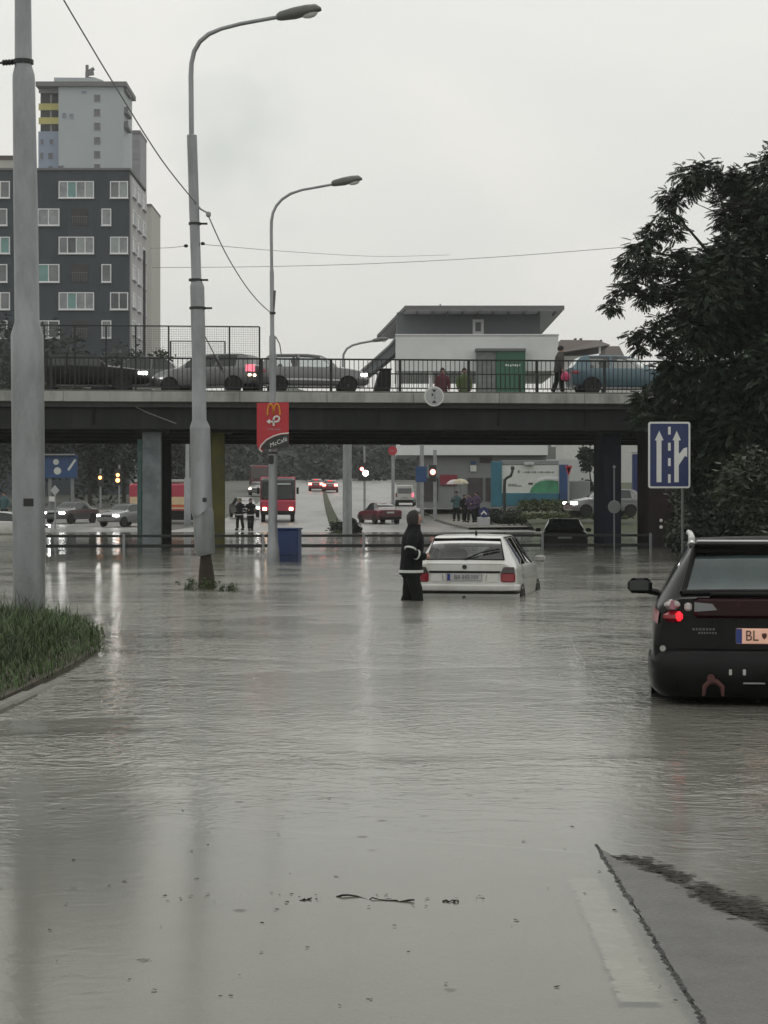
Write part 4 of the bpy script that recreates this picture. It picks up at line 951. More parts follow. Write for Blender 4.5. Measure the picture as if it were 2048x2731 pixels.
    mb = MB(); mb.lathe([(8 * s2, 0), (8 * s2, .02)], (-12 * s2, -.15, Zz(1232)), 'Y', 12); mb.lathe([(10 * s2, 0), (10 * s2, .02)], (-8 * s2, -.155, Zz(1256)), 'Y', 12); mb.box((30 * s2, -.14, Zz(1240)), (6 * s2, .02, 34 * s2), ry=.6); part('advert_figure', mb, 'print_white', p)
    # right advert pylon
    d3 = 120; b4 = Vector((wx(1709, d3), d3, gz(d3))); s3 = d3 / F
    t3 = thing('advert_pylon', 'tall blue advert pylon with a red diagonal mark left of the lane sign', 'pylon', b4)
    Zq = lambda py: wz(py, d3) - b4.z
    mb = MB(); mb.rbox((0, 0, Zq(1270)), (46 * s3, .5, 118 * s3), .04); p = part('panel', mb, 'sign_blue', t3)
    mb = MB(); mb.prism([((x - 1709) * s3, Zq(y)) for x, y in ((1702, 1252), (1724, 1248), (1727, 1306), (1712, 1310), (1699, 1290))][::-1], -.3, -.255); part('red_mark', mb, 'sign_red', p)
    mb = MB(); mb.tube([((1706 - 1709) * s3, -.31, Zq(1264)), ((1722 - 1709) * s3, -.31, Zq(1292))], .06, 6); part('white_slash', mb, 'print_white', p)
    mb = MB(); mb.lathe([(7 * s3, 0), (7 * s3, .02)], (0, -.27, Zq(1231)), 'Y', 14); part('pale_mark', mb, 'tower_blue', p)
    mb = MB(); mb.rbox((0, 0, Zq(1206)), (50 * s3, .6, 5 * s3), .02); part('cap', mb, 'plate_white', t3)
billboard()

# ------------------------------------------------------------------ cars
def car_surface(tab):
    A = np.array(tab, float); Y = A[:, 0]
    def pchip(y, v):
        h = np.diff(Y); dl = np.diff(v) / h; m_ = np.zeros(len(v)); m_[0], m_[-1] = dl[0], dl[-1]
        for i in range(1, len(v) - 1):
            if dl[i - 1] * dl[i] > 0:
                w1, w2 = 2 * h[i] + h[i - 1], h[i] + 2 * h[i - 1]; m_[i] = (w1 + w2) / (w1 / dl[i - 1] + w2 / dl[i])
        i = min(max(np.searchsorted(Y, y) - 1, 0), len(h) - 1); t = (y - Y[i]) / h[i]
        return ((1 + 2 * t) * (1 - t) ** 2 * v[i] + t * (1 - t) ** 2 * h[i] * m_[i] + t * t * (3 - 2 * t) * v[i + 1] + t * t * (t - 1) * h[i] * m_[i + 1])
    cache = {}
    def ring(y):
        y = round(float(y), 5)
        if y not in cache:
            zb, wb, wm, zm, wbelt, zbelt, wt, zt, zc = [pchip(y, A[:, k]) for k in range(1, 10)]
            cache[y] = [(0, zb), (wb * .92, zb), (wb, zb + .05), (wm, zm), (wbelt, zbelt), (wt, zt), (wt * .84, zt + (zc - zt) * .62), (0, zc)]
        return cache[y]
    def S(y, k, side=1):
        r = ring(y); k = min(max(k, 0), 7); i = min(int(k), 6); t = k - i
        def tg(j):
            if j <= 0: return ((r[1][0] - r[0][0]), (r[1][1] - r[0][1]))
            if j >= 7: return (-(r[6][0]) , 0)
            f = .42 if j in (3, 6) else (.16 if j in (4, 5) else .2)
            return ((r[j + 1][0] - r[j - 1][0]) * f, (r[j + 1][1] - r[j - 1][1]) * f)
        a, b = r[i], r[i + 1]; ta, tb = tg(i), tg(i + 1)
        h00, h10, h01, h11 = (1 + 2 * t) * (1 - t) ** 2, t * (1 - t) ** 2, t * t * (3 - 2 * t), t * t * (t - 1)
        return Vector((side * (h00 * a[0] + h10 * ta[0] + h01 * b[0] + h11 * tb[0]), y, h00 * a[1] + h10 * ta[1] + h01 * b[1] + h11 * tb[1]))
    S.ymax = Y[-1]
    return S, Y[0], Y[-1]
def sgrid(S, ys, ks, side, off=0.):
    """grid of points on the body pushed out along the surface normal"""
    out = []
    for y in ys:
        row = []
        for k in ks:
            p = S(y, k, side)
            if off:
                e = .01; a = S(y + e, k, side) - S(y - e, k, side); b_ = S(y, min(k + .05, 7), side) - S(y, max(k - .05, 0), side)
                n_ = a.cross(b_); n_ = n_.normalized() if n_.length > 1e-9 else Vector((0, 0, 1))
                if (n_.x * side < 0 and abs(n_.x) > .2) or (abs(n_.x) <= .2 and n_.z < 0): n_ = -n_
                p = p + n_ * off
            row.append(p)
        out.append(row)
    return out
def grid_mb(rows, mb=None):
    mb = mb or MB(); n = len(rows[0]); vs_ = [p for r in rows for p in r]
    return mb.add(vs_, [(i * n + j, i * n + j + 1, (i + 1) * n + j + 1, (i + 1) * n + j) for i in range(len(rows) - 1) for j in range(n - 1)])
def lin(a, b, n): return [a + (b - a) * i / n for i in range(n + 1)]
def spatch(S, y0, y1, k0, k1, side, off, n=5, m=3): return grid_mb(sgrid(S, lin(y0, y1, n), lin(k0, k1, m), side, off))
def top_patch(S, y0, y1, k0, off, n=6, m=4):
    ks = lin(k0, 7, m); rows = []
    for y in lin(y0, y1, n):
        a = sgrid(S, [y], ks, 1, off)[0]; b = sgrid(S, [y], ks, -1, off)[0]; rows.append(a + b[::-1][1:])
    return grid_mb(rows)
def wheel(parent, x, y, r, side, w=.19):
    mb = MB(); mb.lathe([(r * .62, -w / 2), (r * .93, -w / 2), (r, -w * .35), (r, w * .35), (r * .93, w / 2), (r * .62, w / 2)], (x, y, r), 'X', 26); o = part('wheel', mb, 'rubber', parent, 40)
    mb = MB(); xx = x + side * (w / 2 - .03); mb.lathe([(r * .63, -.012), (r * .63, .012)], (xx, y, r), 'X', 22)
    for k in range(6):
        a = k * math.pi / 3; mb.box((xx + side * .016, y + math.cos(a) * r * .33, r + math.sin(a) * r * .33), (.02, r * .5, r * .13), rx=a)
    mb.lathe([(r * .15, -.02), (r * .15, .03)], (xx, y, r), 'X', 12); part('rim', mb, 'rim', o)
def car(name, label, cat, tab, paint, loc, rz, rear, front, sides, wheels, glass='dark_glass', group=None, interior=False, kr=5.12, kf=5.1, submerged=False):
    S, y0, y1 = car_surface(tab); t = thing(name, label, cat, loc, rz, group)
    ys = sorted(set([round(v, 4) for v in lin(y0, y1, 46)] + [round(v, 4) for v in (*rear, *front)] + [round(v, 4) for p in sides for v in p] + [y0 + .012, y0 + .03, y1 - .02]))
    K0, K1 = 4.12, 4.86
    ks = sorted(set(lin(0, 7, 28) + [K0, K1, kr, kf]))
    mb = MB()
    for side in (1, -1):
        rows = [[S(y, k, side) for k in ks] for y in ys]; n = len(ks); vs_ = [p for r_ in rows for p in r_]; fs = []
        for i in range(len(ys) - 1):
            yc = (ys[i] + ys[i + 1]) / 2
            for j in range(n - 1):
                kc = (ks[j] + ks[j + 1]) / 2
                if (rear[0] < yc < rear[1] and kc > kr) or (front[0] < yc < front[1] and kc > kf) or any(a < yc < b for a, b in sides) and K0 < kc < K1: continue
                q = (i * n + j, i * n + j + 1, (i + 1) * n + j + 1, (i + 1) * n + j); fs.append(q if side < 0 else q[::-1])
        mb.add(vs_, fs)
    for y in (y0, y1):
        a = [S(y, k, 1) for k in ks]; b = [S(y, k, -1) for k in ks]; n = len(ks); fs = []
        for j in range(n - 1):
            q = (j, j + 1, n + j + 1, n + j); fs.append(q[::-1] if y == y0 else q)
        mb.add(a + b, fs)
    body = part('body', mb, paint, t, 32)
    part('rear_window', top_patch(S, rear[0], rear[1], kr, -.004), glass, t, 60); part('windscreen', top_patch(S, front[0], front[1], kf, -.004), glass, t, 60)
    for a, b in sides:
        for side in (1, -1): part('side_window', spatch(S, a, b, K0, K1, side, -.003), glass, t, 60)
    for y, r in wheels:
        for side in (1, -1):
            w_ = S(y, 3, 1).x
            wheel(t, side * (w_ - .085), y, r, side)
            mb = MB(); rows = []
            for k in range(15):
                a = math.pi * (k / 14) ; rows.append([Vector((side * (w_ - .03), y + math.cos(a) * (r + .02), r + math.sin(a) * (r + .02))), Vector((side * (w_ + .012), y + math.cos(a) * (r + .05), r + math.sin(a) * (r + .05))), Vector((side * (w_ + .004), y + math.cos(a) * (r + .075), r + math.sin(a) * (r + .075)))])
            part('wheel_arch', grid_mb(rows, mb), 'trim_black', t, 50)
            if not submerged:
                mb = MB(); mb.lathe([(r + .045, -.01), (r + .045, .004)], (side * (w_ - .002), y, r + .01), 'X', 24); part('arch_recess', mb, 'trim_black', t)
    if interior:
        for x in (-.36, .36):
            mb = MB(); mb.rbox((x, front[0] - .95, .86), (.46, .16, .62), .05, rx=-.15); mb.rbox((x, front[0] - .98, 1.2), (.26, .12, .18), .04); part('front_seat', mb, 'upholstery', t)
        mb = MB(); mb.rbox((0, rear[1] + .38, .80), (1.2, .16, .5), .06, rx=-.2); part('rear_seat', mb, 'upholstery', t)
        mb = MB(); mb.rbox((0, front[1] - .32, .85), (1.25, .4, .2), .05); part('dashboard', mb, 'trim_black', t)
        mb = MB(); mb.rbox((0, (front[0] + rear[1]) / 2, .62), (1.3, front[0] - rear[1], .1), .03); part('cabin_floor', mb, 'trim_black', t)
    return t, S
HATCH = [(0, .42, .70, .755, .62, .745, .87, .63, .945, .96), (.05, .33, .76, .80, .62, .775, .89, .61, 1.0, 1.012), (.34, .30, .78, .812, .6, .79, .90, .52, 1.335, 1.36), (.52, .28, .785, .815, .6, .795, .90, .53, 1.37, 1.40), (1.5, .27, .79, .818, .6, .80, .90, .54, 1.385, 1.415),
         (2.15, .27, .79, .818, .58, .80, .89, .53, 1.335, 1.37), (2.86, .27, .785, .81, .56, .79, .88, .68, .93, .965), (3.5, .28, .77, .80, .54, .73, .79, .6, .815, .85), (3.80, .31, .72, .75, .5, .67, .66, .5, .69, .71), (3.86, .36, .66, .70, .5, .60, .6, .42, .615, .63)]
WAGON = [(0, .45, .74, .81, .66, .79, .95, .68, 1.055, 1.075), (.05, .36, .81, .858, .66, .825, .99, .665, 1.09, 1.105), (.33, .32, .83, .872, .66, .85, 1.0, .575, 1.415, 1.44), (.5, .3, .835, .873, .65, .852, .99, .575, 1.445, 1.475), (1.2, .28, .835, .873, .64, .852, .98, .585, 1.46, 1.50), (2.3, .28, .835, .873, .62, .852, .97, .585, 1.455, 1.495),
         (2.8, .28, .835, .87, .6, .85, .96, .57, 1.41, 1.45), (3.5, .28, .83, .86, .58, .84, .95, .72, .99, 1.03), (4.3, .3, .82, .85, .56, .78, .86, .62, .875, .905), (4.62, .34, .76, .80, .5, .70, .68, .5, .705, .725), (4.7, .4, .70, .74, .5, .62, .6, .42, .615, .63)]
SEDAN = [(0, .42, .70, .77, .62, .75, .86, .66, .90, .92), (.06, .33, .78, .82, .62, .78, .88, .68, .945, .965), (.55, .28, .80, .83, .6, .80, .90, .66, .975, 1.0), (1.15, .27, .80, .83, .6, .80, .90, .54, 1.34, 1.37), (1.6, .26, .80, .83, .6, .80, .90, .55, 1.39, 1.42), (2.3, .26, .80, .83, .58, .80, .89, .54, 1.36, 1.39),
         (3.1, .26, .80, .825, .56, .79, .87, .68, .92, .955), (4.0, .28, .78, .81, .54, .74, .79, .6, .815, .845), (4.36, .31, .72, .76, .5, .67, .66, .5, .69, .71), (4.43, .36, .66, .70, .5, .60, .6, .42, .615, .63)]
VAN = [(0, .42, .74, .79, .62, .78, .95, .62, 1.62, 1.66), (.06, .34, .80, .83, .62, .82, .96, .64, 1.72, 1.76), (.4, .28, .81, .84, .6, .83, .98, .66, 1.76, 1.80), (2.4, .27, .81, .84, .6, .83, .98, .66, 1.76, 1.80), (2.75, .27, .81, .84, .6, .83, .97, .64, 1.70, 1.74), (3.5, .27, .80, .835, .58, .82, .96, .72, 1.02, 1.06), (4.0, .28, .78, .82, .56, .77, .86, .64, .88, .92), (4.2, .32, .72, .76, .5, .68, .7, .5, .72, .74), (4.25, .38, .66, .70, .5, .6, .6, .42, .62, .63)]
HS = [(.62, 1.35), (1.42, 2.55)]; WS = [(.5, 1.15), (1.25, 2.1), (2.2, 3.15)]; SS = [(.95, 1.55), (1.62, 2.75)]; VS = [(1.5, 2.3), (2.38, 3.2)]
HWh = [(.68, .275), (3.12, .275)]; WWh = [(.92, .31), (3.55, .31)]; SWh = [(.85, .29), (3.5, .29)]; VWh = [(.75, .3), (3.4, .3)]
def box_part(name, parent, c, d, m, b=.01, rz=0., rx=0., label=None):
    mb = MB(); mb.rbox(c, d, b, rz, rx); return part(name, mb, m, parent, label=label)

def white_car():
    t, S = car('hatchback_car', 'white flooded hatchback stranded in the middle of the water', 'car', HATCH, 'car_white', (wx(1239, 33.0), 33.0, -.42), R(-10.2), (.062, .325), (2.2, 2.82), HS, HWh, 'glass', interior=True, kr=5.18, submerged=True)
    # rear bumper in white with a black rub strip
    def bump(z, h, out, m, name):
        mb = MB(); pts = [(-.80, .30), (-.80, .08), (-.76, .0), (-.6, -.045), (0, -.06), (.6, -.045), (.76, 0), (.80, .08), (.80, .30)]; vs_ = []; n = len(pts)
        for zz, o in ((z - h / 2, -.012), (z - h / 2 + .015, 0), (z + h / 2 - .015, 0), (z + h / 2, -.015)):
            for x, y in pts: f = (out + o); vs_.append((x * (1 + f), y - f, zz))
        fs = [(r * n + k, r * n + k + 1, (r + 1) * n + k + 1, (r + 1) * n + k) for r in range(3) for k in range(n - 1)] + [tuple(3 * n + k for k in range(n))]
        return part(name, mb.add(vs_, fs), m, t, 40)
    bump(.575, .10, .03, 'car_white', 'bumper'); bump(.505, .042, .036, 'trim_black', 'rub_strip'); bump(.40, .17, .02, 'bumper_grey', 'lower_bumper')
    for s_ in (-1, 1):
        o = box_part('tail_lamp', t, (s_ * .665, .0, .735), (.225, .06, .145), 'lens_red', .02)
        mb = MB(); mb.prism([(s_ * .555, .81), (s_ * .775, .81), (s_ * .76, .905), (s_ * .60, .905)][::(1 if s_ > 0 else -1)], -.028, .05); part('smoked_lens', mb, 'lens_smoke', o)
    mb = MB(); mb.rbox((0, -.012, .825), (1.10, .03, .032), .008); part('garnish_strip', mb, 'trim_black', t)
    o = MB(); o.rbox((0, -.022, .742), (.52, .02, .112), .005); o = part('number_plate', o, 'plate_white', t)
    mb = MB(); mb.box((-.24, -.034, .742), (.045, .004, .105)); part('plate_band', mb, 'plate_blue', o)
    lettering('BA 645 NV', .10, 'plate_ink_grey', o, (.03, -.034, .742), sx=.8)
    mb = MB()
    for s_ in (-1, 1): mb.prism([(s_ * .30, .805), (s_ * .345, .805), (s_ * .30, .675), (s_ * .275, .675)][::s_], -.02, .0); mb.box((s_ * .43, -.008, .735), (.17, .02, .13))
    part('tailgate_pressing', mb, 'car_white', t)
    mb = MB(); mb.lathe([(.05, 0), (.05, .01)], (0, -.004, .905), 'Y', 20); e = part('emblem_ring', mb, 'sign_white', t); mb = MB(); mb.lathe([(.036, 0), (.036, .01)], (0, -.014, .905), 'Y', 18); part('emblem', mb, 'sign_black', e)
    mb = MB(); mb.rbox((0, .02, .955), (1.18, .05, .028), .01); part('tailgate_crease', mb, 'car_white', t)
    mb = MB(); mb.rbox((0, .335, 1.345), (1.03, .09, .028), .01); part('roof_lip', mb, 'trim_black', t)
    # black seal round the glass
    rim = [S(.062, 5.18, 1), S(.325, 5.18, 1), S(.325, 7, 1), S(.325, 5.18, -1), S(.062, 5.18, -1), S(.062, 7, 1), S(.062, 5.18, 1)]
    mb = MB(); mb.tube([p + Vector((0, -.006, .004)) for p in rim], .012, 6); part('window_seal', mb, 'trim_black', t)
    mb = MB(); mb.lathe([(.03, 0), (.03, .03)], (.0, .055, 1.018), 'Y', 10)
    a, b, c = Vector((.0, .045, 1.02)), S(.13, 6.55, 1) + Vector((0, -.03, .02)), S(.17, 5.75, 1) + Vector((0, -.03, .02)); mb.tube([a, b, c], [.014, .011, .006], 6); mb.tube([b, c], .016, 4); part('wiper', mb, 'trim_black', t)
    mb = MB(); mb.tube([(.1, .62, 1.40), (.1, .60, 1.46), (.1, .585, 1.485)], [.02, .013, .008], 6); part('roof_aerial', mb, 'trim_black', t)
    mb = MB(); mb.tube([(0, .0, .43), (0, -.09, .42), (0, -.10, .40), (0, -.10, .33)], .026, 8); part('tow_hook', mb, 'trim_black', t)
    for s_ in (-1, 1):
        mb = MB(); mb.rbox((s_ * .89, 2.62, .98), (.18, .09, .12), .03); part('side_mirror', mb, 'bumper_grey', t)
        mb = MB(); rows = sgrid(S, lin(.7, 3.2, 20), [3.35, 3.55], s_, .012); part('side_strip', grid_mb(rows), 'bumper_grey', t, 50)
    pil = MB()
    for s_ in (-1, 1): pil.tube([S(2.15, 4.95, s_), S(2.5, 4.95, s_), S(2.84, 4.95, s_)], .022, 6); pil.tube([S(.55, 4.93, s_), S(1.4, 4.93, s_), S(2.15, 4.95, s_)], .014, 6)
    part('door_frame_trim', pil, 'trim_black', t)
    t.scale = (1.05, 1.0, 1.0)
WC = white_car()

def black_wagon():
    t, S = car('estate_car', 'black estate car with lit tail lamp and roof rails cut by the right frame edge', 'car', WAGON, 'car_black', (wx(2058, 15.1), 15.1, -.28), R(-8), (.058, .318), (2.85, 3.46), WS, WWh, 'glass_teal', kr=5.35, submerged=True, interior=True)
    # lower body and bumper in satin black
    mb = MB(); pts = [(-.885, .75), (-.89, .25), (-.86, .08), (-.80, -.01), (-.6, -.07), (0, -.09), (.6, -.07), (.80, -.01), (.86, .08), (.89, .25), (.885, .75)]; vs_ = []; n = len(pts)
    for zz, o in ((.34, -.07), (.40, -.01), (.50, .012), (.60, .014), (.66, .006), (.685, -.01), (.70, -.04)):
        for x, y in pts: vs_.append((x * (1 + o), y - o, zz))
    fs = [(r * n + k, r * n + k + 1, (r + 1) * n + k + 1, (r + 1) * n + k) for r in range(6) for k in range(n - 1)] + [tuple(6 * n + k for k in range(n)), tuple(range(n - 1, -1, -1))]
    part('bumper', mb.add(vs_, fs), 'car_black', t, 65)
    mb = MB(); mb.rbox((0, -.012, 1.0), (1.12, .05, .15), .02); part('tailgate_panel', mb, 'car_maroon', t)
    for s_ in (-1, 1):
        o = box_part('tail_lamp', t, (s_ * .715, .0, .935), (.145, .10, .085), 'lens_red', .03)
        box_part('lit_lens', o, (s_ * .672, -.035, .937), (.056, .06, .07), 'lit_red', .02)
        mb = MB(); mb.rbox((s_ * .722, .0, 1.022), (.118, .09, .078), .03); c = part('upper_lens', mb, 'lens_clear', o)
        mb = MB(); mb.prism([(s_ * .742, .99), (s_ * .70, .99), (s_ * .706, 1.055), (s_ * .73, 1.055)][::-s_], -.052, -.03); part('pink_reflector', mb, 'lens_pink', o)
        mb = MB(); rows = sgrid(S, lin(.02, .3, 5), [3.62, 3.8, 3.95], s_, .012); part('lamp_wrap', grid_mb(rows), 'lens_red', o, 50)
        o = box_part('reversing_lamp', t, (s_ * .605, -.03, 1.008), (.055, .03, .062), 'lens_clear', .015)
        mb = MB(); mb.prism([(s_ * .56, 1.042), (s_ * .43, 1.03), (s_ * .395, .985), (s_ * .56, .972)][::s_], -.045, -.02); part('garnish', mb, 'sign_grey', o)
    o = MB(); o.rbox((0, -.055, .797), (.52, .02, .112), .006); o = part('number_plate', o, 'plate_glow', t)
    mb = MB(); mb.box((-.238, -.068, .797), (.044, .004, .108)); part('plate_band', mb, 'plate_blue', o)
    lettering('BL', .108, 'plate_ink', o, (-.145, -.068, .797), sx=.85); lettering('0', .108, 'plate_ink', o, (.005, -.068, .797), sx=.9)
    mb = MB(); mb.lathe([(.004, -.02), (.018, 0), (.016, .022)], (-.055, -.068, .797), 'Z', 8); part('plate_crest', mb, 'hook_rust', o)
    mb = MB(); mb.prism([(-.34, .70), (.34, .70), (.31, .89), (-.31, .89)], -.025, -.005); part('plate_recess', mb, 'car_black', t)
    for k, (w, z) in enumerate(((.17, .842), (.14, .815))):
        mb = MB()
        for q in range(7): mb.rbox((-.565 + q * w / 7 + .04 * k, -.018, z), (w / 7 * .7, .01, .017), .002)
        part('chrome_badge', mb, 'lamp_grey', t)
    # frame round the glass, wiper, spoiler
    mb = MB(); rim = []
    for y in lin(.058, .318, 6): rim.append(S(y, 5.35, -1))
    for k in lin(5.35, 7, 8)[1:]: rim.append(S(.318, k, -1))
    for k in lin(7, 5.35, 8)[1:]: rim.append(S(.318, k, 1))
    for y in lin(.318, .058, 6)[1:]: rim.append(S(y, 5.35, 1))
    for k in lin(5.35, 7, 8)[1:]: rim.append(S(.058, k, 1))
    for k in lin(7, 5.35, 8)[1:]: rim.append(S(.058, k, -1))
    mb.tube([p + Vector((0, -.004, .004)) for p in rim], .022, 6); part('window_seal', mb, 'trim_black', t, 50)
    mb = MB(); mb.rbox((0, .30, 1.455), (1.12, .16, .035), .014, rx=-.12); part('spoiler', mb, 'car_black', t)
    mb = MB(); mb.rbox((0, .42, 1.482), (1.08, .05, .02), .008); part('roof_edge_sheen', mb, 'rail_silver', t)  # bright strip standing for the reflection along the roof edge
    mb = MB(); mb.tube([(0, .02, 1.10), (.3, .03, 1.125), (.45, .035, 1.13)], .012, 6); mb.rbox((0, .02, 1.10), (.9, .03, .03), .01); part('wiper', mb, 'trim_black', t)
    for s_ in (-1, 1):
        rp = [S(.50, 5.0, s_) + Vector((s_ * .0, 0, .01)), S(.62, 5.0, s_) + Vector((0, 0, .065)), S(1.2, 5.0, s_) + Vector((0, 0, .075)), S(2.3, 5.0, s_) + Vector((0, 0, .07)), S(2.55, 5.0, s_) + Vector((0, 0, .01))]
        mb = MB(); mb.tube(rp, [.022, .024, .022, .022, .02], 8); o = part('roof_rail', mb, 'rail_silver', t, 50)
        for y in (.58, 1.4, 2.4):
            p = S(y, 5.0, s_); mb = MB(); mb.rbox(p + Vector((0, 0, .035)), (.05, .10, .08), .015); part('rail_foot', mb, 'rail_silver' if y < 1 else 'trim_black', o)
        o = MB(); o.rbox((s_ * 1.005, 2.95, 1.045), (.215, .10, .135), .04); o = part('side_mirror', o, 'trim_black', t)
        mb = MB(); mb.rbox((s_ * 1.01, 2.895, 1.05), (.17, .012, .095), .012); part('mirror_glass', mb, 'dark_glass', o)
        mb = MB(); mb.tube([(s_ * .84, 2.98, .98), (s_ * .93, 2.96, 1.0)], .03, 6); part('mirror_arm', mb, 'trim_black', o)
        mb = MB(); rows = sgrid(S, lin(.3, 4.2, 30), [2.2, 2.5, 2.8], s_, .014); part('lower_cladding', grid_mb(rows), 'car_grey', t, 50)
        for y0_, y1_ in ((.32, .36),): pass
        mb = MB(); mb.rbox((s_ * .876, 1.55, .86), (.02, .2, .035), .008); mb.rbox((s_ * .874, 2.45, .86), (.02, .2, .035), .008); part('door_handle', mb, 'trim_black', t)
        mb = MB(); mb.tube([S(.5, 4.93, s_), S(1.2, 4.93, s_), S(2.4, 4.93, s_), S(3.1, 4.93, s_)], .012, 6); part('window_trim', mb, 'trim_black', t)
    # hitch bracket and chrome bits shaped as painted glints on the bumper
    mb = MB(); mb.tube([(-.495, -.11, .36), (-.485, -.11, .43), (-.45, -.11, .465), (-.40, -.11, .465), (-.36, -.11, .43), (-.355, -.11, .36)], [.010, .019, .022, .022, .019, .010], 8); mb.lathe([(.03, -.02), (.03, .02)], (-.44, -.11, .49), 'Y', 10); part('hitch_bracket', mb, 'hook_rust', t, 50)
    mb = MB(); mb.rbox((-.13, -.10, .455), (.16, .012, .012), .004); mb.rbox((.08, -.10, .455), (.1, .012, .012), .004); part('bumper_glint', mb, 'rim', t)
    for x in (-.30, -.20):
        mb = MB(); mb.rbox((x, -.10, .535), (.022, .014, .045), .005); part('bumper_glint_bit', mb, 'lens_clear', t)
    mb = MB(); mb.lathe([(.022, -.004), (.022, .006)], (-.79, -.03, .70), 'Y', 12); part('bumper_stud', mb, 'bumper_grey', t)
black_wagon()

def small_lights(t, S, y, zs, xs, m, name, d=(.2, .06, .13)):
    for s_ in (-1, 1):
        o = box_part(name, t, (s_ * xs, y, zs), d, m, .02)
        yy = max(.03, min(y, S.ymax - .06)); f = 1 if y < 1 else -1
        mb = grid_mb(sgrid(S, lin(yy, yy + f * d[0] * .9, 4), lin(2.9, 3.9, 4), s_, .016)); zc = [v[2] for v in mb.v]; dz_ = zs - (max(zc) + min(zc)) / 2; sc_ = d[2] / max(.05, max(zc) - min(zc)); zm = (max(zc) + min(zc)) / 2
        mb.v = [(v[0], v[1], zs + (v[2] - zm) * min(1, sc_)) for v in mb.v]; part('lamp_side', mb, m, o)
def plate(t, y, z, m='plate_white'): box_part('number_plate', t, (0, y, z), (.5, .02, .11), m, .004)
ON = 'vehicles queuing on the overpass'
def on_bridge(u, v): return B(u, v, dz(v) - .02)
def bridge_cars():
    L_ = 3.86
    # each faces right unless noted; heading +y of the car is turned onto the bridge axis
    def right(u_rear, v): return on_bridge(u_rear, v), BA - R(90)
    def left(u_rear, v): return on_bridge(u_rear, v), BA + R(90)
    p, a = right(bpx(690, 4.2), 4.2)
    t, S = car('hatchback_car', 'grey hatchback facing right behind the banner pole on the overpass', 'car', HATCH, 'car_silver', p, a, (.062, .325), (2.2, 2.82), HS, HWh, 'glass', ON, interior=True)
    small_lights(t, S, .0, .78, .66, 'lens_red', 'tail_lamp'); small_lights(t, S, 3.76, .66, .60, 'lit_white', 'headlamp', (.2, .12, .10)); plate(t, -.03, .74)
    mb = MB(); rows = sgrid(S, lin(.95, 2.85, 20), [2.55, 2.75], 1, .014); part('side_strip', grid_mb(rows), 'sign_white', t)
    p, a = left(bpx(694, 3.4), 3.4)
    t, S = car('hatchback_car', 'silver hatchback angled away to the left with its red tail lamps lit', 'car', HATCH, 'car_silver', p, a - R(24), (.062, .325), (2.2, 2.82), HS, HWh, 'dark_glass', ON)
    small_lights(t, S, .0, .86, .72, 'lit_pink', 'tail_lamp', (.2, .12, .24)); small_lights(t, S, -.02, .62, .55, 'lit_warm', 'reversing_lamp', (.12, .06, .08)); plate(t, -.06, .75)
    p, a = left(bpx(524, 8.6), 8.6)
    t, S = car('sedan_car', 'dark sedan facing left with one tail lamp glowing beside the second pole', 'car', SEDAN, 'car_grey', p, a - R(8), (.62, 1.12), (2.35, 3.05), SS, SWh, 'dark_glass', ON)
    small_lights(t, S, .0, .80, .70, 'lit_pink', 'tail_lamp', (.24, .12, .26))
    p, a = right(bpx(60, 4.4), 4.4)
    t, S = car('sedan_car', 'black sedan with bright headlamps behind the mesh fence on the overpass', 'car', SEDAN, 'car_black', p, a, (.62, 1.12), (2.35, 3.05), SS, SWh, 'dark_glass', ON)
    small_lights(t, S, 4.30, .68, .62, 'lit_white', 'headlamp', (.26, .16, .11)); small_lights(t, S, 0, .8, .68, 'lens_red', 'tail_lamp')
    p, a = right(bpx(1517, 3.6), 3.6)
    t, S = car('hatchback_car', 'light blue hatchback facing right beside the walking pedestrian', 'car', HATCH, 'car_blue', p, a, (.062, .325), (2.2, 2.82), HS, HWh, 'glass', ON, interior=True)
    small_lights(t, S, .0, .78, .66, 'lens_red', 'tail_lamp'); small_lights(t, S, 3.78, .66, .58, 'lens_clear', 'headlamp', (.16, .08, .09))
    # dark rubbish container near the walkway
    q = on_bridge(bpx(1014, 6), 6); t = thing('rubbish_container', 'black slanted container on the overpass left of the round sign', 'container', q, BA)
    mb = MB(); mb.add([(-.28, -.4, .0), (.32, -.4, .0), (.32, .4, .0), (-.28, .4, 0), (-.05, -.4, .85), (.36, -.4, .93), (.36, .4, .93), (-.05, .4, .85)], [(3, 2, 1, 0), (4, 5, 6, 7), (0, 1, 5, 4), (1, 2, 6, 5), (2, 3, 7, 6), (3, 0, 4, 7)]); part('bin_body', mb, 'trim_black', t)
    mb = MB(); mb.rbox((.16, 0, .93), (.48, .86, .05), .02); part('lid', mb, 'trim_black', t)
bridge_cars()
